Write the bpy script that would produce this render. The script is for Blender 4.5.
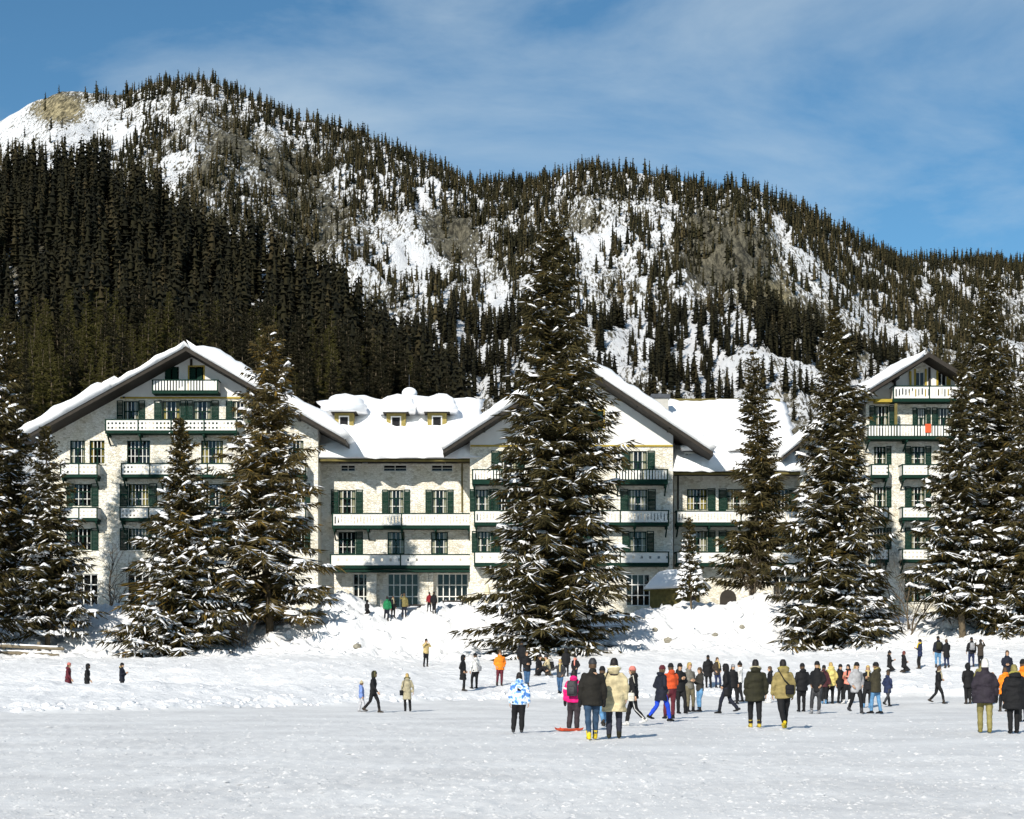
import bpy, bmesh, math, random
import numpy as np
from mathutils import Vector, Matrix

for _o in list(bpy.data.objects):
    bpy.data.objects.remove(_o)
scene = bpy.context.scene
col = scene.collection
R = math.radians

# ------------------------------------------------------------ camera
F, HZ, HC = 1800.0, 676.0, 1.34          # focal length in px, horizon row, eye height
cam_d = bpy.data.cameras.new('camera')
cam = bpy.data.objects.new('camera', cam_d); col.objects.link(cam)
cam.location = (0, 0, HC); cam.rotation_euler = (R(90), 0, 0)
cam_d.sensor_width = 36.0; cam_d.sensor_fit = 'HORIZONTAL'
cam_d.lens = F * 36.0 / 1024.0
cam_d.shift_y = (HZ - 409.5) / 1024.0
cam_d.clip_start = 0.5; cam_d.clip_end = 20000
scene.camera = cam
scene.render.resolution_x, scene.render.resolution_y = 1024, 819

# ------------------------------------------------------------ sky, sun, exposure
SUN_EL, SUN_AZ = 29.0, 21.0              # behind the camera, to its left
world = bpy.data.worlds.new('World'); scene.world = world; world.use_nodes = True
wn, wl = world.node_tree.nodes, world.node_tree.links
wn.clear()
w_out = wn.new('ShaderNodeOutputWorld'); w_bg = wn.new('ShaderNodeBackground')
sky = wn.new('ShaderNodeTexSky'); sky.sky_type = 'NISHITA'; sky.sun_disc = False
sky.sun_elevation = R(SUN_EL); sky.sun_rotation = R(180 + SUN_AZ)
sky.altitude = 1500; sky.air_density = 1.0; sky.dust_density = 0.0; sky.ozone_density = 3.0
w_bg.inputs['Strength'].default_value = 0.088
tc = wn.new('ShaderNodeTexCoord')
mp = wn.new('ShaderNodeMapping'); mp.inputs['Rotation'].default_value = (0, R(20), 0); mp.inputs['Location'].default_value = (-1.1, 2.3, 0.5)
mp.inputs['Scale'].default_value = (1.5, 1.5, 4.6)
n1 = wn.new('ShaderNodeTexNoise'); n1.inputs['Scale'].default_value = 2.3; n1.inputs['Detail'].default_value = 8
n1.inputs['Roughness'].default_value = 0.58; n1.inputs['Distortion'].default_value = 0.5
rmp = wn.new('ShaderNodeValToRGB'); rmp.color_ramp.elements[0].position = 0.42; rmp.color_ramp.elements[1].position = 0.78
rmp.color_ramp.elements[1].color = (0.68, 0.68, 0.68, 1)
tint = wn.new('ShaderNodeMixRGB'); tint.blend_type = 'MULTIPLY'; tint.inputs[0].default_value = 1.0
tint.inputs[2].default_value = (0.67, 1.0, 1.03, 1)
cmix = wn.new('ShaderNodeMixRGB'); cmix.inputs[2].default_value = (6.2, 7.3, 8.0, 1)
wl.new(tc.outputs['Generated'], mp.inputs['Vector']); wl.new(mp.outputs['Vector'], n1.inputs['Vector'])
wl.new(n1.outputs['Fac'], rmp.inputs['Fac']); wl.new(rmp.outputs['Color'], cmix.inputs[0])
wl.new(sky.outputs['Color'], tint.inputs[1]); wl.new(tint.outputs['Color'], cmix.inputs[1])
wl.new(cmix.outputs['Color'], w_bg.inputs['Color']); wl.new(w_bg.outputs['Background'], w_out.inputs['Surface'])

sun_d = bpy.data.lights.new('sun', 'SUN'); sun = bpy.data.objects.new('sun', sun_d); col.objects.link(sun)
sun_d.energy = 5.0; sun_d.angle = R(0.5); sun_d.color = (1.0, 0.945, 0.85)
_d = Vector((math.sin(R(SUN_AZ)) * math.cos(R(SUN_EL)), math.cos(R(SUN_AZ)) * math.cos(R(SUN_EL)), -math.sin(R(SUN_EL))))
sun.rotation_euler = _d.to_track_quat('-Z', 'Y').to_euler(); sun.location = (-40, -80, 60)
scene.view_settings.view_transform = 'Standard'; scene.view_settings.look = 'None'
scene.view_settings.exposure = 0.22; scene.view_settings.gamma = 1.0
scene.view_settings.use_curve_mapping = False

# ------------------------------------------------------------ helpers
def P(x, y, D):                          # pixel + distance -> point
    return Vector(((x - 512) * D / F, D, HC - (y - HZ) * D / F))
def PX(x, D): return (x - 512) * D / F
def PZ(y, D): return HC - (y - HZ) * D / F

def tag(o, label=None, cat=None, group=None, kind=None):
    if label: o['label'] = label
    if cat: o['category'] = cat
    if group: o['group'] = group
    if kind: o['kind'] = kind
    return o
def link(name, data, parent=None, loc=None, rz=0.0):
    o = bpy.data.objects.new(name, data); col.objects.link(o)
    if parent is not None: o.parent = parent
    if loc is not None: o.location = loc
    if rz: o.rotation_euler = (0, 0, rz)
    return o
def empty(name, loc, rz=0.0):
    o = link(name, None, None, loc, rz); o.empty_display_size = 0.3
    return o

class MB:
    def __init__(s): s.v = []; s.f = []
    def add(s, vs, fs):
        b = len(s.v); s.v.extend([tuple(p) for p in vs]); s.f.extend([tuple(i + b for i in f) for f in fs])
    def box(s, x0, x1, y0, y1, z0, z1):
        s.add([(x0,y0,z0),(x1,y0,z0),(x1,y1,z0),(x0,y1,z0),(x0,y0,z1),(x1,y0,z1),(x1,y1,z1),(x0,y1,z1)],
              [(3,2,1,0),(4,5,6,7),(0,1,5,4),(1,2,6,5),(2,3,7,6),(3,0,4,7)])
    def prism(s, poly, y0, y1):          # poly in (x, z), counter-clockwise seen from -Y
        n = len(poly)
        s.add([(x, y0, z) for x, z in poly] + [(x, y1, z) for x, z in poly],
              [tuple(range(n)), tuple(range(2*n-1, n-1, -1))] + [((i+1) % n, i, n+i, n+(i+1) % n) for i in range(n)])
    def beam(s, a, b, w, h):             # box between two points
        a = Vector(a); b = Vector(b); d = (b - a).normalized()
        u = d.cross(Vector((0, 0, 1)))
        if u.length < 1e-3: u = Vector((1, 0, 0))
        u.normalize(); t = u.cross(d).normalized()
        c = [(-w/2,-h/2),(w/2,-h/2),(w/2,h/2),(-w/2,h/2)]
        s.add([a+u*p+t*q for p, q in c] + [b+u*p+t*q for p, q in c],
              [(0,1,2,3),(7,6,5,4),(1,0,4,5),(2,1,5,6),(3,2,6,7),(0,3,7,4)])
    def rings(s, rs, n=12):              # rs: (center, ux, uy) with vectors; closed loft
        b = len(s.v)
        for c, ux, uy in rs:
            for i in range(n):
                a = 2*math.pi*i/n
                s.v.append(tuple(c + ux*math.cos(a) + uy*math.sin(a)))
        for k in range(len(rs)-1):
            for i in range(n):
                j = (i+1) % n
                s.f.append((b+k*n+i, b+k*n+j, b+(k+1)*n+j, b+(k+1)*n+i))
        s.f.append(tuple(b+i for i in range(n-1, -1, -1)))
        s.f.append(tuple(b+(len(rs)-1)*n+i for i in range(n)))
    def tube(s, pts, rad, n=10, round_ends=False):
        pts = [Vector(p) for p in pts]; rs = []
        ref = None
        if round_ends:
            d0 = (pts[1]-pts[0]).normalized(); d1 = (pts[-1]-pts[-2]).normalized()
            pts = [pts[0]-d0*rad[0]*0.7] + pts + [pts[-1]+d1*rad[-1]*0.7]
            rad = [rad[0]*0.55] + list(rad) + [rad[-1]*0.55]
        for i, p in enumerate(pts):
            d = (pts[min(i+1, len(pts)-1)] - pts[max(i-1, 0)]).normalized()
            if ref is None: ref = Vector((1,0,0)) if abs(d.x) < 0.8 else Vector((0,1,0))
            u = (ref - d*ref.dot(d)).normalized(); w = d.cross(u); ref = u
            rs.append((p, u*rad[i], w*rad[i]))
        s.rings(rs, n)
    def ell(s, c, rx, ry, rz, n=12, m=8, rot=None):
        c = Vector(c); rs = []
        M = rot or Matrix.Identity(3)
        for k in range(m+1):
            t = -math.pi/2 + math.pi*(k+0.001 if k == 0 else (k-0.001 if k == m else k))/m
            t = max(-1.5, min(1.5, t))
            q = math.cos(t)
            rs.append((c + M @ Vector((0,0,rz*math.sin(t))), M @ Vector((rx*q,0,0)), M @ Vector((0,ry*q,0))))
        s.rings(rs, n)
    def mesh(s, name, mat=None, smooth=False, off=None):
        me = bpy.data.meshes.new(name)
        v = s.v if off is None else [(p[0]-off[0], p[1]-off[1], p[2]-off[2]) for p in s.v]
        me.from_pydata(v, [], s.f)
        if mat: me.materials.append(mat)
        if smooth: me.polygons.foreach_set('use_smooth', [True]*len(me.polygons))
        me.update(); return me
    def build(s, name, mat=None, parent=None, smooth=False, off=None, loc=None):
        return link(name, s.mesh(name, mat, smooth, off), parent, loc)

def np_mesh(name, verts, faces, mat=None, smooth=False, colors=None):
    verts = np.asarray(verts, dtype=np.float32); faces = np.asarray(faces, dtype=np.int32)
    me = bpy.data.meshes.new(name)
    k = faces.shape[1]
    me.vertices.add(len(verts)); me.vertices.foreach_set('co', verts.ravel())
    me.loops.add(faces.size); me.loops.foreach_set('vertex_index', faces.ravel())
    me.polygons.add(len(faces)); me.polygons.foreach_set('loop_start', np.arange(0, faces.size, k, dtype=np.int32))
    me.polygons.foreach_set('loop_total', np.full(len(faces), k, dtype=np.int32))
    if smooth: me.polygons.foreach_set('use_smooth', np.ones(len(faces), dtype=bool))
    if colors is not None:
        a = me.color_attributes.new('Col', 'FLOAT_COLOR', 'POINT')
        c4 = np.ones((len(verts), 4), dtype=np.float32); c4[:, :3] = colors
        a.data.foreach_set('color', c4.ravel())
    if mat: me.materials.append(mat)
    me.update(calc_edges=True); return me

def _hash(ix, iy, seed):
    h = (ix.astype(np.int64)*374761393 + iy.astype(np.int64)*668265263 + seed*1442695041) & 0x7fffffff
    h = ((h ^ (h >> 13)) * 1274126177) & 0x7fffffff
    h = (h ^ (h >> 16)) & 0xffffff
    return h / float(0xffffff)
def vnoise(x, y, seed=0):
    x = np.asarray(x, dtype=float); y = np.asarray(y, dtype=float)
    ix = np.floor(x); iy = np.floor(y); fx = x-ix; fy = y-iy
    fx = fx*fx*(3-2*fx); fy = fy*fy*(3-2*fy)
    a = _hash(ix, iy, seed); b = _hash(ix+1, iy, seed); c = _hash(ix, iy+1, seed); d = _hash(ix+1, iy+1, seed)
    return (a*(1-fx)+b*fx)*(1-fy) + (c*(1-fx)+d*fx)*fy
def fbm(x, y, oct=4, seed=0, gain=0.5):
    s = 0; a = 1; t = 0
    for k in range(oct):
        s = s + a*vnoise(np.asarray(x)*2**k + 17.3*k, np.asarray(y)*2**k - 9.1*k, seed+k); t += a; a *= gain
    return s/t*2-1
def sstep(a, b, x):
    t = np.clip((x-a)/(b-a), 0, 1); return t*t*(3-2*t)

# ------------------------------------------------------------ materials
def new_mat(name):
    m = bpy.data.materials.new(name); m.use_nodes = True
    nt = m.node_tree; return m, nt.nodes, nt.links, nt.nodes['Principled BSDF']
def plain(name, c, rough=0.7, var=0.12, scale=6.0, bump=0.15, metal=0.0, spec=0.3, bscale=None):
    m, n, l, b = new_mat(name)
    b.inputs['Roughness'].default_value = rough; b.inputs['Metallic'].default_value = metal
    b.inputs['Specular IOR Level'].default_value = spec
    t = n.new('ShaderNodeTexCoord'); nz = n.new('ShaderNodeTexNoise')
    nz.inputs['Scale'].default_value = scale; nz.inputs['Detail'].default_value = 5
    l.new(t.outputs['Object'], nz.inputs['Vector'])
    r = n.new('ShaderNodeValToRGB')
    r.color_ramp.elements[0].position = 0.3; r.color_ramp.elements[1].position = 0.7
    r.color_ramp.elements[0].color = (*[x*(1-var) for x in c], 1); r.color_ramp.elements[1].color = (*[min(1, x*(1+var)) for x in c], 1)
    l.new(nz.outputs['Fac'], r.inputs['Fac']); l.new(r.outputs['Color'], b.inputs['Base Color'])
    if bump:
        nb = n.new('ShaderNodeTexNoise'); nb.inputs['Scale'].default_value = bscale or scale*3; nb.inputs['Detail'].default_value = 4
        l.new(t.outputs['Object'], nb.inputs['Vector'])
        bp = n.new('ShaderNodeBump'); bp.inputs['Strength'].default_value = bump; bp.inputs['Distance'].default_value = 0.02
        l.new(nb.outputs['Fac'], bp.inputs['Height']); l.new(bp.outputs['Normal'], b.inputs['Normal'])
    return m
def snow_mat(name, c=(0.86, 0.87, 0.89), scale=3.0, bump=0.4, dist=0.08, var=0.05):
    m, n, l, b = new_mat(name)
    b.inputs['Roughness'].default_value = 0.62; b.inputs['Specular IOR Level'].default_value = 0.25
    t = n.new('ShaderNodeTexCoord')
    nz = n.new('ShaderNodeTexNoise'); nz.inputs['Scale'].default_value = scale; nz.inputs['Detail'].default_value = 7; nz.inputs['Roughness'].default_value = 0.62
    l.new(t.outputs['Object'], nz.inputs['Vector'])
    r = n.new('ShaderNodeValToRGB'); r.color_ramp.elements[0].position = 0.32; r.color_ramp.elements[1].position = 0.66
    r.color_ramp.elements[0].color = (*[x*(1-var*2) for x in c], 1); r.color_ramp.elements[1].color = (*c, 1)
    l.new(nz.outputs['Fac'], r.inputs['Fac']); l.new(r.outputs['Color'], b.inputs['Base Color'])
    bp = n.new('ShaderNodeBump'); bp.inputs['Strength'].default_value = bump; bp.inputs['Distance'].default_value = dist
    l.new(nz.outputs['Fac'], bp.inputs['Height']); l.new(bp.outputs['Normal'], b.inputs['Normal'])
    return m
def attr_mat(name, rough=0.85, translucent=0.0, spec=0.15, bump_scale=0):
    m, n, l, b = new_mat(name)
    a = n.new('ShaderNodeAttribute'); a.attribute_name = 'Col'
    b.inputs['Roughness'].default_value = rough; b.inputs['Specular IOR Level'].default_value = spec
    l.new(a.outputs['Color'], b.inputs['Base Color'])
    return m
def lake_mat():
    m, n, l, b = new_mat('trodden_snow')
    b.inputs['Roughness'].default_value = 0.6; b.inputs['Specular IOR Level'].default_value = 0.25
    t = n.new('ShaderNodeTexCoord')
    big = n.new('ShaderNodeTexNoise'); big.inputs['Scale'].default_value = 0.35; big.inputs['Detail'].default_value = 6
    fin = n.new('ShaderNodeTexNoise'); fin.inputs['Scale'].default_value = 3.2; fin.inputs['Detail'].default_value = 8; fin.inputs['Roughness'].default_value = 0.7
    vor = n.new('ShaderNodeTexVoronoi'); vor.inputs['Scale'].default_value = 3.4; vor.feature = 'SMOOTH_F1'
    for q in (big, fin, vor): l.new(t.outputs['Object'], q.inputs['Vector'])
    r = n.new('ShaderNodeValToRGB'); r.color_ramp.elements[0].position = 0.30; r.color_ramp.elements[1].position = 0.70
    r.color_ramp.elements[0].color = (0.63, 0.625, 0.62, 1); r.color_ramp.elements[1].color = (0.80, 0.795, 0.785, 1)
    mx = n.new('ShaderNodeMath'); mx.operation = 'ADD'
    l.new(big.outputs['Fac'], mx.inputs[0])
    sc = n.new('ShaderNodeMath'); sc.operation = 'MULTIPLY_ADD'; sc.inputs[1].default_value = 0.6; sc.inputs[2].default_value = -0.3
    l.new(fin.outputs['Fac'], sc.inputs[0]); l.new(sc.outputs[0], mx.inputs[1])
    l.new(mx.outputs[0], r.inputs['Fac']); l.new(r.outputs['Color'], b.inputs['Base Color'])
    h = n.new('ShaderNodeMath'); h.operation = 'MULTIPLY_ADD'; h.inputs[1].default_value = 0.5
    l.new(vor.outputs['Distance'], h.inputs[0]); l.new(fin.outputs['Fac'], h.inputs[2])
    bp = n.new('ShaderNodeBump'); bp.inputs['Strength'].default_value = 0.35; bp.inputs['Distance'].default_value = 0.05
    l.new(h.outputs[0], bp.inputs['Height']); l.new(bp.outputs['Normal'], b.inputs['Normal'])
    return m
def stone_mat():
    m, n, l, b = new_mat('rubble_stone')
    b.inputs['Roughness'].default_value = 0.85; b.inputs['Specular IOR Level'].default_value = 0.2
    t = n.new('ShaderNodeTexCoord')
    mp = n.new('ShaderNodeMapping'); mp.inputs['Scale'].default_value = (1.0, 1.0, 1.5)
    l.new(t.outputs['Object'], mp.inputs['Vector'])
    v1 = n.new('ShaderNodeTexVoronoi'); v1.inputs['Scale'].default_value = 4.2; v1.inputs['Randomness'].default_value = 0.9
    v2 = n.new('ShaderNodeTexVoronoi'); v2.feature = 'DISTANCE_TO_EDGE'; v2.inputs['Scale'].default_value = 4.2; v2.inputs['Randomness'].default_value = 0.9
    nz = n.new('ShaderNodeTexNoise'); nz.inputs['Scale'].default_value = 0.7; nz.inputs['Detail'].default_value = 6
    for q in (v1, v2): l.new(mp.outputs['Vector'], q.inputs['Vector'])
    l.new(t.outputs['Object'], nz.inputs['Vector'])
    sep = n.new('ShaderNodeSeparateColor'); l.new(v1.outputs['Color'], sep.inputs['Color'])
    r = n.new('ShaderNodeValToRGB'); e = r.color_ramp.elements
    e[0].position = 0.0; e[0].color = (0.52, 0.48, 0.39, 1); e[1].position = 1.0; e[1].color = (0.81, 0.79, 0.72, 1)
    k = r.color_ramp.elements.new(0.22); k.color = (0.72, 0.69, 0.61, 1); k = r.color_ramp.elements.new(0.6); k.color = (0.79, 0.76, 0.685, 1)
    l.new(sep.outputs['Red'], r.inputs['Fac'])
    rm = n.new('ShaderNodeValToRGB'); rm.color_ramp.elements[0].position = 0.02; rm.color_ramp.elements[1].position = 0.07
    l.new(v2.outputs['Distance'], rm.inputs['Fac'])
    mx = n.new('ShaderNodeMixRGB'); mx.inputs[1].default_value = (0.72, 0.69, 0.60, 1)
    l.new(rm.outputs['Color'], mx.inputs[0]); l.new(r.outputs['Color'], mx.inputs[2])
    st = n.new('ShaderNodeMixRGB'); st.blend_type = 'MULTIPLY'
    rs = n.new('ShaderNodeValToRGB'); rs.color_ramp.elements[0].position = 0.35; rs.color_ramp.elements[1].position = 0.6
    rs.color_ramp.elements[0].color = (0.90, 0.87, 0.80, 1)
    l.new(nz.outputs['Fac'], rs.inputs['Fac']); st.inputs[0].default_value = 1.0
    l.new(mx.outputs['Color'], st.inputs[1]); l.new(rs.outputs['Color'], st.inputs[2]); l.new(st.outputs['Color'], b.inputs['Base Color'])
    bp = n.new('ShaderNodeBump'); bp.inputs['Strength'].default_value = 0.8; bp.inputs['Distance'].default_value = 0.05
    l.new(rm.outputs['Color'], bp.inputs['Height']); l.new(bp.outputs['Normal'], b.inputs['Normal'])
    return m
def glass_mat():
    m = bpy.data.materials.new('window_glass'); m.use_nodes = True
    n, l = m.node_tree.nodes, m.node_tree.links; n.clear()
    o = n.new('ShaderNodeOutputMaterial'); mx = n.new('ShaderNodeMixShader'); tr = n.new('ShaderNodeBsdfTransparent'); gl = n.new('ShaderNodeBsdfGlossy')
    fr = n.new('ShaderNodeFresnel'); fr.inputs['IOR'].default_value = 1.5; gl.inputs['Roughness'].default_value = 0.03
    tr.inputs['Color'].default_value = (0.82, 0.87, 0.87, 1)
    l.new(fr.outputs[0], mx.inputs[0]); l.new(tr.outputs[0], mx.inputs[1]); l.new(gl.outputs[0], mx.inputs[2]); l.new(mx.outputs[0], o.inputs['Surface'])
    return m
M = {}
M['snow'] = snow_mat('packed_snow', (0.84, 0.84, 0.845), 2.4, 0.8, 0.16)
M['roof_snow'] = snow_mat('roof_snow', (0.88, 0.885, 0.895), 1.2, 0.25, 0.08, 0.03)
M['tree_snow'] = snow_mat('branch_snow', (0.86, 0.865, 0.875), 6.0, 0.5, 0.05)
M['lake'] = lake_mat()
M['stone'] = stone_mat()
M['glass'] = glass_mat()
M['green'] = plain('dark_green_paint', (0.004, 0.025, 0.016), 0.7, 0.18, 3.0, 0.1, spec=0.12)
M['white'] = plain('white_paint', (0.68, 0.67, 0.63), 0.6, 0.05, 2.0, 0.08)
M['board'] = plain('white_boarding', (0.66, 0.65, 0.62), 0.7, 0.06, 1.5, 0.1)
M['timber'] = plain('dark_timber', (0.026, 0.021, 0.016), 0.75, 0.25, 2.5, 0.25)
M['ochre'] = plain('ochre_paint', (0.36, 0.26, 0.03), 0.6, 0.15, 3.0, 0.1)
M['olive_wood'] = plain('weathered_ochre_wood', (0.13, 0.105, 0.03), 0.75, 0.3, 2.5, 0.25)
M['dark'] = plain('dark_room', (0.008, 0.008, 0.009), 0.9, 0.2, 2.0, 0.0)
M['curtain'] = plain('cream_curtain', (0.42, 0.37, 0.25), 0.9, 0.12, 5.0, 0.2)
M['yellow_curtain'] = plain('yellow_curtain', (0.40, 0.30, 0.07), 0.9, 0.15, 5.0, 0.2)
M['metal'] = plain('grey_metal', (0.06, 0.065, 0.075), 0.5, 0.2, 3.0, 0.1, 0.6)
M['render'] = plain('white_render', (0.40, 0.385, 0.35), 0.85, 0.08, 2.0, 0.2)
M['bark'] = plain('conifer_bark', (0.10, 0.078, 0.05), 0.95, 0.35, 7.0, 0.8)
M['needles'] = attr_mat('needles', 0.8)
M['far_needles'] = attr_mat('far_needles', 0.9)
M['twig'] = plain('bare_twigs', (0.12, 0.095, 0.065), 0.9, 0.3, 6.0, 0.3)
M['rock'] = plain('grey_rock', (0.26, 0.24, 0.19), 0.9, 0.35, 2.5, 0.8)
M['logs'] = plain('weathered_log', (0.17, 0.14, 0.095), 0.85, 0.25, 4.0, 0.4)
# ------------------------------------------------------------ ground: frozen lake, shore, snow banks
_bx = [-600, 0, 100, 160, 250, 300, 450, 550, 640, 720, 800, 860, 950, 1024, 1600]
_by = [660, 658, 657, 657, 655, 652, 660, 656, 650, 650, 652, 650, 642, 640, 640]
_tx = [-600, 0, 30, 60, 110, 150, 200, 250, 290, 330, 352, 375, 400, 430, 500, 530, 560, 600, 640, 690, 730, 760, 785, 810, 850, 900, 950, 1024, 1600]
_ty = [620, 622, 624, 619, 612, 614, 625, 630, 622, 603, 599, 610, 617, 609, 605, 618, 640, 640, 612, 606, 603, 600, 605, 616, 634, 628, 616, 618, 618]
def edge_d(px): return np.interp(px, [-600, 0, 160, 340, 500, 650, 1024, 1600], [56, 59, 63, 71, 79, 83, 85, 88])
def terrain_base(X, Y):
    X = np.asarray(X, dtype=float); Y = np.asarray(Y, dtype=float)
    px = 512 + X*F/np.maximum(Y, 30)
    zb = HC + (HZ - np.interp(px, _bx, _by))*113/F
    zt = HC + (HZ - np.interp(px, _tx, _ty))*120/F
    e = edge_d(px); ze = np.interp(px, [0, 300, 600, 1024], [0.04, 0.15, 0.30, 0.34])
    z = ze*sstep(e-16, e, Y)
    z = np.where(Y > e, ze + (zb-ze)*np.clip((Y-e)/(113-e), 0, 1), z)
    z = z + np.where(Y > 113, (zt-zb)*sstep(113, 120.5, Y), 0)
    z = np.where(Y > 121, zt + (5.55-zt)*sstep(121, 126, Y), z)
    z = z + np.where(Y > 150, (Y-150)*0.13, 0)
    lf = 1 - sstep(180, 420, px)                       # trodden path in a trench on the left
    z = z - lf*np.where((Y > 82) & (Y < 105), 1, 0)*0.0
    z = z + lf*0.22*np.exp(-((Y-77)/4.0)**2) - lf*1.0*np.exp(-((Y-88)/6.0)**2)
    return z
def terrain(X, Y):
    X = np.asarray(X, dtype=float); Y = np.asarray(Y, dtype=float)
    px = 512 + X*F/np.maximum(Y, 30); e = edge_d(px)
    z = terrain_base(X, Y)
    on = sstep(e-0.6, e+1.2, Y)
    bank = sstep(108, 115, Y)*(1-sstep(122, 128, Y))
    z = z + on*(0.10*fbm(X*0.55, Y*0.35, 4, 3) + 0.22*np.maximum(0, fbm(X*1.3, Y*0.9, 3, 11)))
    z = z + 0.28*np.exp(-((Y-e-1.6)/1.3)**2)*(0.55+0.9*fbm(X*0.7, Y*0.5, 3, 21))
    z = z + bank*(0.75*fbm(X*0.35, Y*0.35, 4, 31, 0.6) + 0.95*(0.25-np.abs(fbm(X*0.75, Y*0.8, 3, 41)))+0.42*np.maximum(0, fbm(X*1.9, Y*1.9, 2, 43)) + 0.16*fbm(X*3.5, Y*3.5, 1, 47))
    patch = 0.55+0.8*np.clip(fbm(X*0.35, Y*0.22, 3, 57)+0.3, 0, 1)
    clod = vnoise(X*7.3, Y*2.9, 53)*0.6+vnoise(X*15.7, Y*4.7, 59)*0.4
    z = z + (0.010*fbm(X*1.1, Y*0.8, 3, 51) + 0.06*patch*np.maximum(clod-0.35, -.1))*(1-on)
    return z

def grid_faces(nr, nc):
    i = np.arange(nr-1)[:, None]*nc + np.arange(nc-1)[None, :]
    return np.stack([i, i+1, i+nc+1, i+nc], -1).reshape(-1, 4)
def sheet(name, cols, rows):
    C, D = np.meshgrid(cols, rows)
    X = (C-512)*np.maximum(D, 30)/F if rows[0] < 30 else (C-512)*D/F
    Z = terrain(X, D)
    me = np_mesh(name, np.stack([X, D, Z], -1).reshape(-1, 3), grid_faces(len(rows), len(cols)), None, True)
    me.materials.append(M['lake']); me.materials.append(M['snow'])
    px = 512 + X*F/np.maximum(D, 30)
    me.polygons.foreach_set('material_index', (D > edge_d(px)+0.3)[:-1, :-1].reshape(-1).astype(np.int32))
    return tag(link(name, me), kind='structure')
def ground():
    sheet('frozen_lake', np.arange(-150, 1172, 3.3), np.concatenate([[2, 6, 10, 13, 15], np.arange(16.5, 30, 0.2), np.arange(30, 57.8, 0.4), [58.0]]))
    sheet('snow_ground', np.arange(-230, 1260, 4.0), np.concatenate([np.arange(58, 108, 0.38), np.arange(108, 124, 0.2), np.arange(124, 152, 1.2), np.geomspace(152, 620, 30)]))
ground()
_a = MB(); _a.add([(-4000,-900,-1.2),(4000,-900,-1.2),(4000,6000,-1.2),(-4000,6000,-1.2)], [(0,1,2,3)])
tag(_a.build('valley_floor', M['snow']), kind='structure')

# ------------------------------------------------------------ mountains
RX = [-700, -300, -100, 0, 30, 60, 90, 120, 150, 180, 205, 240, 300, 350, 400, 440, 475, 500, 540, 580, 640, 700, 720, 760, 800, 840, 870, 900, 960, 1024, 1200, 1700]
RY = [230, 160, 130, 120, 103, 91, 94, 97, 86, 81, 80, 93, 120, 131, 152, 170, 184, 183, 175, 171, 175, 185, 188, 190, 207, 228, 248, 259, 263, 262, 252, 260]
SX = [-700, -300, -100, 0, 60, 120, 170, 220, 260, 300, 340, 380, 420, 450, 480, 520]
SY = [150, 160, 175, 182, 180, 188, 222, 250, 262, 290, 312, 345, 385, 412, 440, 480]
def main_depth(x, t):                    # t: 0 foot .. 1 ridge
    dr = np.interp(x, [-300, 180, 480, 740, 900, 1024, 1400], [1600, 1500, 1380, 1150, 1350, 1500, 1600])
    return 520 + (dr-520)*t**1.15
def main_surf(x, t):
    ry = np.interp(x, RX, RY)
    D = main_depth(x, t)
    y = 500 + (ry-500)*t**0.85
    X = PX(x, D); Z = HC + (HZ-y)*D/F
    rel = sstep(0, 0.15, t)*(1-0.75*sstep(0.86, 1.0, t))
    g = fbm(X/70, D/260, 4, 61); h = 1-np.abs(fbm(X/45+D/300, D/150, 4, 71)*1.6)
    k = np.abs(fbm(X/16+g, D/70, 4, 73))
    Z = Z + rel*(16*g + 10*(h-0.5) - 13*(k-0.3))
    return X, D, Z
def spur_surf(x, t):
    ry = np.interp(x, SX, SY)
    dr = np.interp(x, [-300, 0, 200, 520], [820, 760, 680, 480])
    D = 240 + (dr-240)*t
    y = 560 + (ry-560)*t**0.72
    X = PX(x, D); Z = HC + (HZ-y)*D/F + sstep(0, .2, t)*6*fbm(X/40, D/60, 4, 81)
    return X, D, Z
ROCKS = [(60, 110, 26, 15, 1.15), (440, 222, 22, 22, .5), (735, 262, 34, 42, .62), (768, 300, 26, 18, .9), (700, 240, 18, 40, .6), (232, 140, 26, 22, .5),
         (300, 165, 34, 20, .5), (455, 240, 22, 30, .6), (820, 320, 40, 26, .6), (610, 300, 30, 40, .35), (740, 205, 16, 10, .7), (205, 178, 22, 20, .6), (860, 355, 30, 30, .5)]
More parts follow.
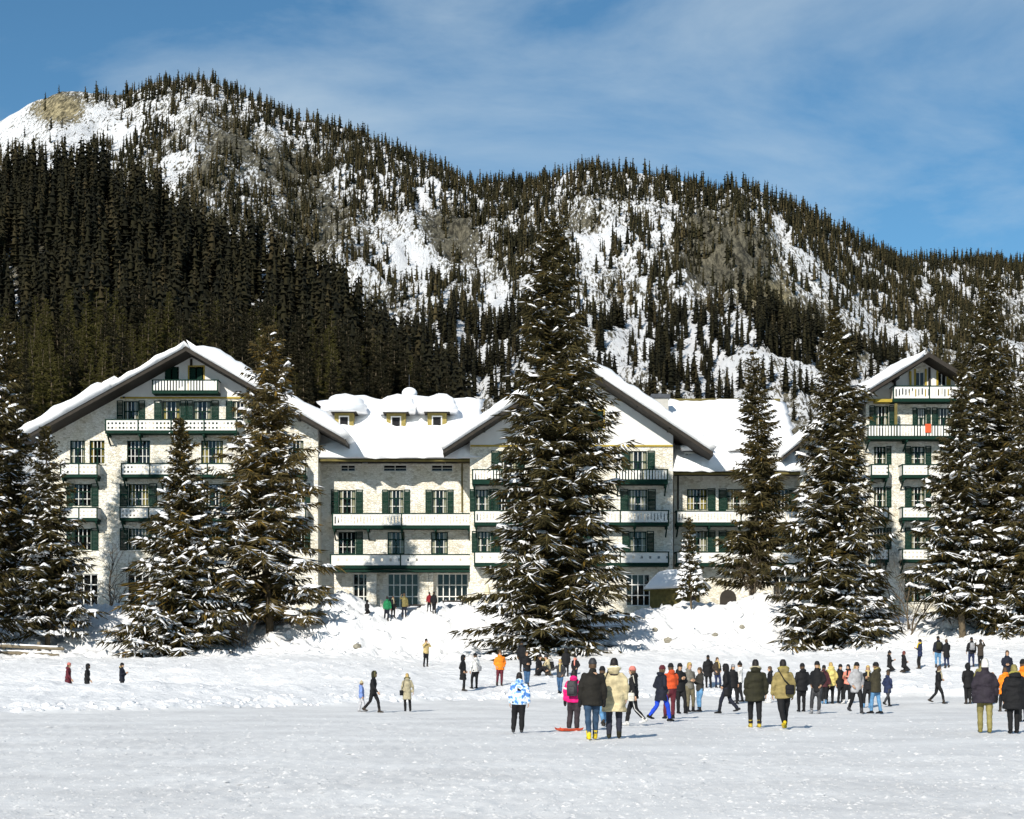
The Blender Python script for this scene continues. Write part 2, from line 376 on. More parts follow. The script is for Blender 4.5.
def mtn_mat():
    m, n, l, b = new_mat('mountain_snow_and_rock')
    b.inputs['Roughness'].default_value = 0.85; b.inputs['Specular IOR Level'].default_value = 0.15
    a = n.new('ShaderNodeAttribute'); a.attribute_name = 'Col'
    t = n.new('ShaderNodeTexCoord')
    nz = n.new('ShaderNodeTexNoise'); nz.inputs['Scale'].default_value = 0.11; nz.inputs['Detail'].default_value = 10; nz.inputs['Roughness'].default_value = 0.78
    mp = n.new('ShaderNodeMapping'); mp.inputs['Scale'].default_value = (2.0, 0.30, 0.55)
    l.new(t.outputs['Object'], mp.inputs['Vector']); l.new(mp.outputs['Vector'], nz.inputs['Vector'])
    sep = n.new('ShaderNodeSeparateColor'); l.new(a.outputs['Color'], sep.inputs['Color'])
    nf = n.new('ShaderNodeTexNoise'); nf.inputs['Scale'].default_value = 0.42; nf.inputs['Detail'].default_value = 5; nf.inputs['Roughness'].default_value = 0.7
    l.new(mp.outputs['Vector'], nf.inputs['Vector'])
    mixn = n.new('ShaderNodeMath'); mixn.operation = 'MULTIPLY_ADD'; mixn.inputs[1].default_value = 0.62; l.new(nf.outputs['Fac'], mixn.inputs[0])
    hn = n.new('ShaderNodeMath'); hn.operation = 'MULTIPLY'; hn.inputs[1].default_value = 0.45; l.new(nz.outputs['Fac'], hn.inputs[0]); l.new(hn.outputs[0], mixn.inputs[2])
    ad = n.new('ShaderNodeMath'); ad.operation = 'ADD'; l.new(sep.outputs['Red'], ad.inputs[0]); l.new(mixn.outputs[0], ad.inputs[1])
    r = n.new('ShaderNodeValToRGB'); r.color_ramp.elements[0].position = 0.95; r.color_ramp.elements[1].position = 0.985
    sc = n.new('ShaderNodeMath'); sc.operation = 'MULTIPLY'; sc.inputs[1].default_value = 1.0; l.new(ad.outputs[0], sc.inputs[0])
    l.new(sc.outputs[0], r.inputs['Fac'])
    rk = n.new('ShaderNodeTexNoise'); rk.inputs['Scale'].default_value = 0.2; rk.inputs['Detail'].default_value = 10; rk.inputs['Roughness'].default_value = 0.8
    l.new(mp.outputs['Vector'], rk.inputs['Vector'])
    rr = n.new('ShaderNodeValToRGB'); rr.color_ramp.elements[0].position = 0.43; rr.color_ramp.elements[1].position = 0.58
    rr.color_ramp.elements[0].color = (0.035, 0.032, 0.022, 1); rr.color_ramp.elements[1].color = (0.21, 0.19, 0.135, 1)
    l.new(rk.outputs['Fac'], rr.inputs['Fac'])
    tan = n.new('ShaderNodeMixRGB'); tan.blend_type = 'MULTIPLY'; tan.inputs[2].default_value = (3.0, 2.75, 2.2, 1)
    l.new(sep.outputs['Green'], tan.inputs[0]); l.new(rr.outputs['Color'], tan.inputs[1])
    mx = n.new('ShaderNodeMixRGB'); mx.inputs[1].default_value = (0.83, 0.84, 0.86, 1)
    l.new(r.outputs['Color'], mx.inputs[0]); l.new(tan.outputs['Color'], mx.inputs[2]); l.new(mx.outputs['Color'], b.inputs['Base Color'])
    bp = n.new('ShaderNodeBump'); bp.inputs['Strength'].default_value = 0.8; bp.inputs['Distance'].default_value = 4.0
    l.new(rk.outputs['Fac'], bp.inputs['Height']); l.new(bp.outputs['Normal'], b.inputs['Normal'])
    return m
M['mountain'] = mtn_mat()
def proj(X, Y, Z): return 512 + X*F/Y, HZ - (Z-HC)*F/Y
def mountain(name, surf, xs, nt, rockfn, back):
    ts = np.linspace(0, 1, nt)
    C, T = np.meshgrid(xs, ts)
    X, Y, Z = surf(C, T)
    rows = [np.stack([X, Y, Z], -1)]
    for k, (dy, dz) in enumerate(back):               # far side of the ridge
        rows.append(np.stack([X[-1:]*(1+dy/Y[-1:]), Y[-1:]+dy, Z[-1:]+dz], -1))
    V = np.concatenate(rows, 0)
    f = grid_faces(V.shape[0], len(xs))
    V2 = V.reshape(-1, 3)
    px, py = proj(V2[:, 0], V2[:, 1], V2[:, 2])
    rk, tn = rockfn(px, py, V2)
    cols = np.stack([rk, tn, np.zeros_like(rk)], -1)
    o = link(name, np_mesh(name, V2, f, M['mountain'], True, cols)); tag(o, kind='structure'); return o
def rock_main(px, py, V):
    rk = 0.412 + 0.15*fbm(V[:, 0]/60, V[:, 1]/120, 4, 91)
    tn = np.zeros_like(px)
    for i, (cx, cy, rx, ry, s) in enumerate(ROCKS):
        g = np.exp(-(((px-cx)/rx)**2 + ((py-cy)/ry)**2)**1.5)
        rk = rk + s*0.16*g
        if i in (0, 3): tn = np.maximum(tn, g*0.8)
    rk = rk + 0.05*sstep(360, 440, py)
    return np.clip(rk, 0, 0.75), tn
def rock_spur(px, py, V):
    rk = 0.52 + 0.25*fbm(V[:, 0]/18, V[:, 1]/40, 4, 95)
    for cx, cy, rx, ry in ((18, 335, 16, 40), (255, 310, 22, 35), (300, 330, 18, 22), (5, 250, 12, 16)):
        rk = rk - 0.6*np.exp(-(((px-cx)/rx)**2+((py-cy)/ry)**2))
    return np.clip(rk, 0, 0.8), np.zeros_like(px)
mountain('mountain_slope', main_surf, np.arange(-250, 1290, 4.8), 180, rock_main, ((40, 3), (120, -30), (500, -260), (900, -520)))
mountain('forested_spur', spur_surf, np.arange(-420, 521, 7.0), 70, rock_spur, ((20, -2), (80, -30), (200, -90), (320, -190)))

def snow_chunks():                       # ploughed lumps on the banks and along the edge of the cleared ice
    rg = np.random.default_rng(5); bm = bmesh.new(); bmesh.ops.create_icosphere(bm, subdivisions=1, radius=1.0)
    bv = np.array([v.co[:] for v in bm.verts]); bf = np.array([[v.index for v in f.verts] for f in bm.faces]); bm.free()
    V = []; Fc = []; n = 0
    for i in range(1500):
        px = rg.uniform(-60, 1090); k = i % 3
        if k == 0: D = float(edge_d(px)) + abs(rg.normal(0, 2.2)) + .1; s = rg.uniform(.05, .22)*rg.uniform(.5, 1)
        elif k == 1: D = rg.uniform(110.5, 120.5); s = rg.uniform(.08, .34)*rg.uniform(.6, 1)
        else:
            D = rg.uniform(float(edge_d(px))+2, 112); s = rg.uniform(.04, .14)
            if rg.random() < (.75 if px > 420 else .4): continue
        X = PX(px, D); z = float(terrain(X, D))
        v = bv*rg.uniform(.65, 1.25, (len(bv), 1))*np.array([s*rg.uniform(.8, 1.5), s*rg.uniform(.8, 1.4), s*rg.uniform(.55, .9)])
        a = rg.uniform(0, 6.28); c, q = math.cos(a), math.sin(a)
        V.append(np.stack([v[:, 0]*c-v[:, 1]*q+X, v[:, 0]*q+v[:, 1]*c+D, v[:, 2]+z-s*.12], -1)); Fc.append(bf+n); n += len(bv)
    o = link('snow_chunks', np_mesh('snow_chunks', np.concatenate(V), np.concatenate(Fc), M['snow'], True))
    tag(o, 'loose lumps of ploughed snow on the banks and the edge of the ice', None, None, 'stuff'); o['category'] = 'snow'
snow_chunks()

def snow_crumbs():                       # crusty crumbs of trodden snow on the ice
    rg = np.random.default_rng(15); n = 14000; k = 5
    px = rg.uniform(-40, 1064, n); row = 716+108*rg.random(n)**.8
    D = HC*F/(row-HZ); ok = D < edge_d(px)-1.5; px, D = px[ok], D[ok]; n = len(px)
    X = PX(px, D); z = terrain(X, D); s = (.022+.048*rg.random(n)**2.2)*(D/24)**.45
    a = rg.uniform(0, 6.28, (n, 1))+np.arange(k)[None]*6.283/k; r_ = s[:, None]*rg.uniform(.6, 1.35, (n, k))
    B = np.stack([X[:, None]+r_*np.cos(a), D[:, None]+r_*np.sin(a)*1.6, np.repeat((z-.012)[:, None], k, 1)], -1)
    T = np.stack([X+s*rg.uniform(-.4, .4, n), D+s*rg.uniform(-.4, .4, n), z+s*rg.uniform(.12, .42, n)], -1)[:, None]
    V = np.concatenate([B, T], 1).reshape(-1, 3); i0 = np.arange(n)[:, None]*(k+1)
    f = np.concatenate([np.stack([i0[:, 0]+i, i0[:, 0]+(i+1) % k, i0[:, 0]+k], -1) for i in range(k)])
    o = link('snow_crumbs', np_mesh('snow_crumbs', V, f, M['lake'], False))
    tag(o, 'crusty crumbs of trodden snow strewn over the ice', None, None, 'stuff'); o['category'] = 'snow'
snow_crumbs()
# ------------------------------------------------------------ conifers
def conifer_parts(seed, H, RAD, base=0.08, whorl=0.36, nbr=6, droop=0.25, nt=18, dens=1.0, snow=0.5, col=((0.05,0.045,0.018),(0.09,0.078,0.03)),
                  ochre=0.05, twig=1.0, power=0.85, trunk_r=None, belly=0.12, snow_pow=1.7, wid=0.06, dust=0.42):
    rng = np.random.default_rng(seed)
    ax = lambda z: (0.012*H*math.sin(z*0.35+seed), 0.012*H*math.cos(z*0.27+seed*2))
    ax0 = ax(0)
    axis = lambda z: (ax(z)[0]-ax0[0], ax(z)[1]-ax0[1])
    tr = trunk_r or H*0.0125
    tm = MB(); zs = np.linspace(-0.6, H*0.985, 14)
    tm.tube([(axis(z)[0], axis(z)[1], z) for z in zs], [max(0.02, tr*(1.12 if z < 0.3 else 1)*(1-max(z, 0)/H)**0.8) for z in zs], 9)
    V = []; Q = []; C = []; nv = 0
    SV = []; ST = []; sn = 0
    bm_ = []                                             # limb strips into the trunk mesh
    z = base*H
    c0, c1 = np.array(col[0]), np.array(col[1])
    lobes = rng.uniform(0, 6.28, 3)
    while z < H*0.985:
        u = max(0.0, (z/H-base)/(1-base))
        k = max(3, int(round(nbr*(0.7+0.3*(1-u))*rng.uniform(0.8, 1.2))))
        a0 = rng.uniform(0, 6.28)
        for j in range(k):
            az = a0 + j*6.283/k + rng.normal(0, 0.22)
            prof = (1-u)**power*(1-belly*math.exp(-(u/0.09)**2))
            irregular = 1 + 0.16*math.sin(az*2+lobes[0]+z*0.55) + 0.12*math.sin(az*3+lobes[1]-z*0.9)
            L = RAD*prof*irregular*rng.uniform(0.55, 1.08) + 0.12
            if rng.random() > dens: continue
            slope = 0.55*u**1.5 - droop*(1-u) + rng.normal(0, 0.07)
            curl = 0.22*(1-u)+0.05
            bx, by = axis(z); zz = z + rng.uniform(-0.5, 0.5)*whorl
            dx, dy = math.cos(az), math.sin(az)
            S = np.linspace(0.12, 1, max(4, int(nt*(0.45+0.55*min(1, L/RAD*1.1)))))
            pz = zz + L*(slope*S - droop*0.35*S + curl*S**2.2)
            px_, py_ = bx + dx*L*S, by + dy*L*S
            if L > 0.8:
                bm_.append(([(bx, by, zz)] + [(px_[i], py_[i], pz[i]) for i in (len(S)//2, len(S)-1)], [max(0.012, 0.02*L**0.7), max(0.01, 0.012*L**0.7), 0.006]))
            sp = snow*(1-0.9*u)**snow_pow*(0.25+1.35*vnoise(np.array([zz*0.45]), np.array([az*1.1]), seed+5)[0])
            for side in (-1, 1, 0):
                m = len(S)
                ang = az + side*rng.uniform(0.75, 1.25, m) + rng.normal(0, 0.2, m)*(side == 0)
                ln = twig*np.clip((0.20+0.42*(1-S*0.75))*L*rng.uniform(0.55, 1.15, m), 0.16, 1.15)
                if side == 0: ln = twig*np.clip(0.30*L*rng.uniform(0.5, 1, m), 0.15, 0.6)
                dn = -rng.uniform(0.1, 0.75, m) + 0.25*u
                if side == 0: dn = dn-1.6*rng.random(m)
                D = np.stack([np.cos(ang), np.sin(ang), dn], -1); D /= np.linalg.norm(D, axis=1)[:, None]
                B = np.stack([px_, py_, pz], -1) + rng.normal(0, 0.03, (m, 3))
                Tp = B + D*ln[:, None]
                side_v = np.cross(D, np.array([0, 0, 1.0])); side_v /= (np.linalg.norm(side_v, axis=1)[:, None]+1e-6)
                up_v = np.cross(side_v, D)
                w = (wid*(0.6+0.5*ln)*rng.uniform(0.7, 1.3, m))[:, None]
                mid = B + D*(ln*0.42)[:, None]
                if snow and side and L > 0.4:             # dusting on the twigs
                    ms = np.where((rng.random(m) < dust*(0.3+sp)*(1-0.55*u)) & (S > 0.3))[0]; q = len(ms)
                    if q:
                        up = np.array([0, 0, 1.0]); b0, t0, m0 = B[ms]+up*.035, Tp[ms]+up*.02, mid[ms]; wv_ = side_v[ms]*w[ms]*rng.uniform(.7, 1.15, (q, 1))
                        SV.append(np.stack([b0*.7+m0*.3+up*.02, m0+wv_+up*.012, t0*.85+m0*.15, m0-wv_+up*.012, m0+up*rng.uniform(.045, .09, (q, 1))], 1).reshape(-1, 3))
                        i0 = sn+np.arange(q)[:, None]*5
                        ST.append((i0[:, :, None]+np.array([[0, 1, 4], [1, 2, 4], [2, 3, 4], [3, 0, 4]])[None]).reshape(-1, 3)); sn += 5*q
                for wv in (side_v, up_v*0.75):
                    q = np.stack([B, mid+wv*w, Tp, mid-wv*w], 1).reshape(-1, 3)
                    V.append(q); Q.append(nv + np.arange(4*m).reshape(m, 4)); nv += 4*m
                    t = rng.random(m)[:, None]
                    cc = c0*(1-t)+c1*t
                    oc = (rng.random(m) < ochre*(0.4+1.2*(vnoise(np.array([zz*0.7]), np.array([az*1.5]), seed)[0] > 0.62)))
                    cc[oc] = np.array([0.17, 0.105, 0.018])*rng.uniform(0.6, 1.2)
                    C.append(np.repeat(cc, 4, 0))
            npad = 0
            if L > 0.4:
                npad = rng.binomial(6 if L > 1.5 else 3, min(0.95, sp))
            for p in range(npad):
                s = rng.uniform(0.38, 1.0)
                cx = bx+dx*L*s; cy = by+dy*L*s; cz = zz + L*(slope*s - droop*0.35*s + curl*s**2.2) + 0.05
                off = rng.normal(0, 0.28)*min(1.0, L*0.45)*(1.25-s)*1.8
                cx += -dy*off; cy += dx*off; cz -= abs(off)*0.3
                ra = (0.09+0.42*rng.random()**2)*min(1.25, 0.5+0.3*L); rb = ra*rng.uniform(0.4, 0.85); rh = rng.uniform(0.06, 0.12)+0.08*ra
                yaw = az + rng.normal(0, 0.5); tilt = slope+curl*1.6*s
                nph = 8; g = []
                for lv, (rr, hh) in enumerate(((1.0, -0.25), (0.94, 0.35), (0.55, 0.9))):
                    a = np.arange(nph)*6.283/nph
                    jit = rng.uniform(0.55, 1.25, nph)
                    lx = ra*rr*np.cos(a)*jit; ly = rb*rr*np.sin(a)*jit
                    wx = lx*math.cos(yaw)-ly*math.sin(yaw); wy = lx*math.sin(yaw)+ly*math.cos(yaw)
                    g.append(np.stack([cx+wx, cy+wy, cz+hh*rh+lx*tilt*0.8-np.abs(ly)*0.35], -1))
                g.append(np.array([[cx, cy, cz+rh]])); SV.append(np.concatenate(g))
                i = np.arange(nph); i2 = (i+1) % nph
                for lv in range(2):
                    ST.append(np.stack([sn+lv*nph+i, sn+lv*nph+i2, sn+(lv+1)*nph+i2], -1)); ST.append(np.stack([sn+lv*nph+i, sn+(lv+1)*nph+i2, sn+(lv+1)*nph+i], -1))
                ST.append(np.stack([sn+2*nph+i, sn+2*nph+i2, np.full(nph, sn+3*nph)], -1))
                sn += 3*nph+1
        z += whorl*rng.uniform(0.75, 1.25)*(0.55+0.45*(1-u))
    for pts, rad in bm_: tm.tube(pts, rad, 4)
    crown = np_mesh('crown', np.concatenate(V), np.concatenate(Q), M['needles'], False, np.concatenate(C))
    sm = None
    if SV:
        sm = np_mesh('branch_snow', np.concatenate(SV), np.concatenate(ST), M['tree_snow'], True)
    return tm.mesh('trunk', M['bark'], True), crown, sm
def plant_tree(name, parts, loc, rz, label, cat, group=None, scale=None):
    r = empty(name, loc, rz)
    if scale: r.scale = scale
    tag(r, label, cat, group)
    link('trunk', parts[0], r); link('crown', parts[1], r)
    if parts[2]: tag(link('branch_snow', parts[2], r), kind='stuff')
    return r
SPR = ((0.020, 0.018, 0.007), (0.092, 0.074, 0.027)); LAR = ((0.040, 0.034, 0.014), (0.095, 0.077, 0.030))
def hero(x, ytop, ybase, D, halfw, label, seed, name='spruce_tree', **kw):
    H = (ybase-ytop)*D/F; loc = P(x, ybase, D)
    loc.z = min(loc.z, float(terrain(loc.x, loc.y)))
    H = PZ(ytop, D)-loc.z
    parts = conifer_parts(seed, H, halfw*D/F, **kw)
    return plant_tree(name, parts, loc, 0, label, 'tree', 'snowy conifers in front of the hotel')
hero(556, 213, 655, 112, 82, 'tallest dark spruce with snow on its boughs, standing before the middle of the hotel', 3, nt=25, whorl=0.36, nbr=8, base=0.012, droop=0.34, snow=0.50, power=0.66, belly=0.28, dens=0.9, col=SPR, ochre=0.03)
hero(178, 414, 657, 113, 66, 'snow laden spruce with boughs to the ground before the left gable', 5, nt=20, whorl=0.33, nbr=8, base=0.015, snow=0.85, power=0.9, col=SPR, ochre=0.22, droop=0.3)
hero(270, 322, 642, 117, 78, 'broad ragged brownish conifer with bare lower trunk right of the left gable', 8, nt=20, whorl=0.36, nbr=7, base=0.11, snow=0.5, power=0.72, col=((0.045,0.036,0.014),(0.14,0.105,0.038)), ochre=0.14, droop=0.36, dens=0.8, snow_pow=1.3)
hero(47, 425, 645, 115, 50, 'small snowy fir with slim bare trunk beside the log rail fence', 12, nt=16, whorl=0.34, nbr=6, base=0.12, snow=0.8, power=0.8, col=SPR, ochre=0.04, droop=0.35)
hero(-32, 200, 655, 112, 64, 'tall dark spruce cut off by the left edge of the picture', 14, nt=16, whorl=0.5, nbr=6, base=0.06, snow=0.35, power=0.7, col=SPR, droop=0.35, dens=0.8)
hero(6, 318, 640, 121, 44, 'dark spruce at the left edge behind the log rail fence', 37, nt=16, whorl=0.4, nbr=7, base=0.04, snow=0.35, power=0.7, col=SPR, droop=0.34)
hero(753, 350, 606, 122, 38, 'slim sparse brown conifer between tallest spruce and right gable', 17, name='larch_tree', nt=18, whorl=0.34, nbr=6, base=0.10, snow=0.12, dust=0.12, power=0.62, col=LAR, ochre=0.05, droop=0.2, dens=0.85, wid=0.06)
hero(838, 303, 647, 115, 66, 'snowy spruce sweeping to the ground, just left of the right gable', 21, nt=20, whorl=0.34, nbr=8, base=0.012, snow=0.72, power=0.82, col=SPR, ochre=0.03, droop=0.32)
hero(990, 270, 640, 118, 62, 'tall dark spruce right of the right gable, the highest on that side', 23, nt=18, whorl=0.38, nbr=7, base=0.05, snow=0.35, power=0.72, col=SPR, ochre=0.02, droop=0.3)
hero(963, 365, 645, 114, 46, 'snowy spruce with bare trunk base before the right gable balconies', 27, nt=18, whorl=0.36, nbr=7, base=0.15, snow=0.6, power=0.75, col=SPR, ochre=0.02, droop=0.32)
hero(1032, 335, 648, 114, 50, 'dark spruce cut off by the right edge of the picture', 29, nt=16, whorl=0.38, nbr=7, base=0.03, snow=0.45, power=0.75, col=SPR, droop=0.3)
hero(691, 516, 614, 119, 16, 'young snowy fir with thin trunk before the wooden hut', 33, name='young_fir', nt=10, whorl=0.26, nbr=5, base=0.2, snow=0.75, power=0.75, col=SPR, droop=0.25)

# bare shrubs and small leafless trees
def bare_shrub(x, ybase, ytop, D, spread, nst, label, seed, name='bare_shrub', frost=False):
    rng = random.Random(seed); loc = P(x, ybase, D); loc.z = float(terrain(loc.x, loc.y)) - 0.05
    H = PZ(ytop, D)-loc.z; W = spread*D/F
    st = MB(); tw = MB()
    def grow(mb, p, d, L, r, lv):
        pts = [p]; q = p.copy(); dd = d.copy()
        for k in range(4):
            dd = (dd + Vector((rng.gauss(0, .18), rng.gauss(0, .18), rng.gauss(0.03, .1)))).normalized(); q = q + dd*L/4; pts.append(q.copy())
        mb.tube(pts, [r, r*.85, r*.7, r*.55, r*.4], 5 if lv == 0 else 3)
        if lv < 3:
            for k in range(7 if lv == 0 else (5 if lv == 1 else 3)):
                i = rng.randint(1, 4); nd = (dd + Vector((rng.gauss(0, .6), rng.gauss(0, .6), rng.gauss(.1, .4)))).normalized()
                grow(tw, pts[i], nd, L*rng.uniform(.35, .6), r*.5, lv+1)
    for k in range(nst):
        a = rng.uniform(0, 6.28); d = Vector((math.cos(a)*W/H*.8, math.sin(a)*W/H*.8, 1)).normalized()
        grow(st, Vector((rng.gauss(0, W*.15), rng.gauss(0, W*.1), -.1)), d, H*rng.uniform(.55, .85), 0.024*H**0.5, 0)
    r = empty(name, loc); tag(r, label, 'shrub', 'leafless shrubs along the snow bank')
    st.build('stem', M['twig'], r, True); t = tw.build('twigs', M['twig'], r); tag(t, kind='stuff')
bare_shrub(108, 612, 548, 124, 26, 4, 'leafless bush before the ground floor of the left gable', 2)
bare_shrub(912, 636, 540, 117, 26, 5, 'leafless tree below the balconies of the right gable', 3)
bare_shrub(748, 606, 560, 121, 22, 5, 'leafless bush at the foot of the slim brown conifer', 4)
bare_shrub(780, 622, 580, 119, 18, 4, 'low leafless bush left of the spruce near right gable', 6)
bare_shrub(517, 655, 600, 113, 24, 3, 'leafless bush at the left foot of the tallest spruce', 7)
bare_shrub(243, 648, 612, 115, 15, 4, 'low leafless bush at the foot of the ragged brown conifer', 8)
bare_shrub(870, 640, 600, 118, 22, 4, 'leafless bush right of the spruce near right gable', 9)

# ------------------------------------------------------------ forest on the mountain
def low_tree(seed, nd, n):
    """ragged small conifer: a slim core and nd drooping diamond-shaped boughs (all triangles)"""
    rng = np.random.default_rng(seed); V = []; Fc = []
    k = 6
    a = np.arange(k)*6.283/k
    for rr, zz in ((.22, .03), (.14, .55)):
        for i in range(k): q = rr*rng.uniform(.75, 1.25); V.append((q*math.cos(a[i]), q*math.sin(a[i]), zz+rng.normal(0, .03)))
    V.append((0, 0, .96))
    for i in range(k): j = (i+1) % k; Fc += [(i, j, k+j), (i, k+j, k+i), (k+i, k+j, 2*k)]
    power = rng.uniform(.38, .68)
    for j in range(nd):
        u = (j+rng.random())/nd; u = u**1.12
        z = .05+.90*u; az = j*2.39996+rng.normal(0, .3)
        r = (.5*(1-u)**power+.02)*rng.uniform(.65, 1.15); dr = r*rng.uniform(.10, .55)
        c, s = math.cos(az), math.sin(az); w = (.14*(1-u)+.06)*rng.uniform(.8, 1.3)*(30/nd)**.35
        b = len(V)
        V += [(0, 0, z+.035), (c*r*.55-s*w*1.6, s*r*.55+c*w*1.6, z-dr*.12), (c*r, s*r, z-dr*.22), (c*r*.55+s*w*1.6, s*r*.55-c*w*1.6, z-dr*.12)]
        Fc += [(b, b+1, b+2), (b, b+2, b+3)]
    return np.array(V), np.array(Fc)
def forest(name, pts, heights, widths, cols, label, seed, layers=26, n=8, parent=None):
    rng = np.random.default_rng(seed); T = [low_tree(seed*10+i, layers, n) for i in range(7)]
    VV = []; FF = []; CC = []; b = 0
    which = rng.integers(0, 7, len(pts)); rot = rng.uniform(0, 6.28, len(pts))
    for k in range(7):
        idx = np.where(which == k)[0]
        if not len(idx): continue
        v, f = T[k]; c, s = np.cos(rot[idx])[:, None], np.sin(rot[idx])[:, None]
        w = widths[idx][:, None]; h = heights[idx][:, None]
        X = (v[:, 0]*c - v[:, 1]*s)*w; Y = (v[:, 0]*s + v[:, 1]*c)*w; Z = v[:, 2][None, :]*h
        q = np.stack([X, Y, Z], -1) + pts[idx][:, None, :] - np.array([0, 0, 0.6])
        VV.append(q.reshape(-1, 3)); FF.append((f[None]+(np.arange(len(idx))*len(v))[:, None, None]+b).reshape(-1, 3)); b += len(idx)*len(v)
        shade = np.random.default_rng(k).uniform(0.75, 1.25, len(v))
        CC.append((cols[idx][:, None, :]*shade[None, :, None]).reshape(-1, 3))
    o = link(name, np_mesh(name, np.concatenate(VV), np.concatenate(FF), M['far_needles'], False, np.concatenate(CC)), parent)
    tag(o, label, None, None, 'stuff'); o['category'] = 'forest'
    return o
def tree_cols(rng, n, warm):
    a = np.array([0.015, 0.0155, 0.0070]); b = np.array([0.046, 0.040, 0.016]); c = np.array([0.090, 0.070, 0.032])
    t = rng.random(n)[:, None]; q = a*(1-t)+b*t
    w = rng.random(n) < warm; q[w] = (b*(1-t)+c*t)[w]
    return q
def main_density(px, py, t, X, Y):
    ry = np.interp(px, RX, RY); dr = py-ry
    streak = fbm(X/11, Y/75, 3, 131)*0.6 + fbm(X/48, Y/95, 3, 133)*0.5 + 0.5
    d = sstep(0.37, 0.60, streak)*0.76+0.06
    band = np.interp(px, [-200, 80, 130, 230, 300, 470, 700, 760, 1024], [3, 4, 14, 16, 22, 26, 26, 20, 14])
    d = np.where(dr < band, np.maximum(d, 0.9), d)
    d = np.where((dr < 30) & (px < 85), 0.06, d)
    line = np.interp(px, [700, 740, 770, 800, 850, 900, 950, 1024], [150, 198, 216, 240, 286, 326, 356, 384])
    rf = (py < line-6) & (px > 722) & (px < 925)
    d = np.where(rf, np.maximum(d, 0.50+0.5*sstep(.3, .5, streak)), d)
    d = np.where((py > 350) & (px > 430) & (px < 560), np.maximum(d, 0.4), d)
    d = np.where((px < 330) & (py > np.interp(px, SX, SY)-34), np.maximum(d, 0.55), d)
    snowy = [(70, 118, 60, 26), (20, 135, 40, 22), (600, 280, 12, 55), (690, 300, 22, 30), (622, 355, 9, 34), (415, 255, 10, 40), (815, 272, 34, 9), (770, 236, 24, 7), (865, 318, 40, 8), (330, 205, 26, 22), (640, 330, 8, 45), (560, 205, 8, 30), (690, 355, 6, 30), (960, 275, 16, 8), (925, 300, 8, 22), (500, 300, 8, 30), (470, 250, 9, 26)]
    for cx, cy, rx, ry_ in snowy:
        ang = 0.75 if cx in (815, 770, 865) else 0
        ux = (px-cx)*math.cos(ang)+(py-cy)*math.sin(ang); uy = -(px-cx)*math.sin(ang)+(py-cy)*math.cos(ang)
        d = d*(1-0.9*np.exp(-((ux/rx)**2+(uy/ry_)**2)**1.4))
    for cx, cy, rx, ry_, s in ROCKS: d = d*(1-0.3*s*np.exp(-(((px-cx)/rx)**2+((py-cy)/ry_)**2)))
    return d
rng = np.random.default_rng(77)
N = 50000
cx = rng.uniform(-120, 1150, N); ct = rng.uniform(0.03, 1.0, N)**0.8
mX, mY, mZ = main_surf(cx, ct); mpx, mpy = proj(mX, mY, mZ)
keep = rng.random(N) < main_density(mpx, mpy, ct, mX, mY)*0.84*np.clip((mY/1250)**1.7, 0.12, 1.2)
keep &= ~((mpx < 430) & (mpy > np.interp(mpx, SX, SY)+22))        # hidden behind the spur
keep &= (mpy < 428)
mp_ = np.stack([mX, mY, mZ], -1)[keep]
N = 5600                                  # spur: dense dark wood
cx = rng.uniform(-140, 470, N); ct = rng.uniform(0.0, 1.0, N)
sX, sY, sZ = spur_surf(cx, ct); spx, spy = proj(sX, sY, sZ)
dn = 0.95 - 0.9*np.exp(-(((spx-18)/17)**2+((spy-348)/38)**2)) - 0.75*np.exp(-(((spx-255)/24)**2+((spy-325)/36)**2)) - .55*np.exp(-(((spx-300)/20)**2+((spy-345)/24)**2)) - .35*(fbm(sX/22, sY/50, 3, 301) > .18)
keep = (rng.random(N) < dn*np.clip((sY/640)**1.0, 0.3, 1)*0.85) & (spy < 455)
sp_ = np.concatenate([np.stack([sX, sY, sZ], -1)[keep], mp_])
is_spur = np.arange(len(sp_)) < keep.sum()
shown = (512+sp_[:, 0]*F/sp_[:, 1] > -20) & (512+sp_[:, 0]*F/sp_[:, 1] < 1044)
order = np.argsort(np.where(shown, sp_[:, 1], 1e9))
near, rest = order[:295], order[295:]
mid = rest[sp_[rest, 1] < 860]; far = rest[sp_[rest, 1] >= 860]
for nm, sel, lb, nd, warm, sd in (('near_forest', mid, 'dense dark conifer wood on the near slopes behind the hotel', 32, .16, 9), ('mountain_forest', far, 'dark conifers scattered over the snowy mountain up to its ridge', 10, .36, 5)):
    k = len(sel); hts = rng.uniform(5.5, 13.5, k)*np.where(rng.random(k) < .25, .65, 1) if nm == 'mountain_forest' else 7+15*rng.random(k)**.8
    if nm == 'near_forest': hts = np.where(is_spur[sel], hts, hts*0.72)
    forest(nm, sp_[sel], hts, hts*rng.uniform(.26, .44, k), tree_cols(rng, k, warm)*(.46 if nm == 'near_forest' else .66), lb, sd, nd)
    print(nm, k, sp_[sel, 1].min())
fs_parts = [conifer_parts(200+i, 20.0, 2.7+0.3*i % 0.9, base=0.05, whorl=0.95, nbr=6, nt=7, snow=0.0, twig=1.35, wid=0.16, power=0.8, droop=0.3,
            col=((0.012, 0.012, 0.0055), (0.030, 0.026, 0.011)), ochre=0.0) for i in range(4)]
fl_parts = [conifer_parts(220+i, 20.0, 2.5, base=0.12, whorl=0.9, nbr=5, nt=7, snow=0.0, twig=1.2, wid=0.11, power=0.65, droop=0.15,
            col=((0.036, 0.034, 0.009), (0.090, 0.080, 0.020)), ochre=0.0) for i in range(2)]
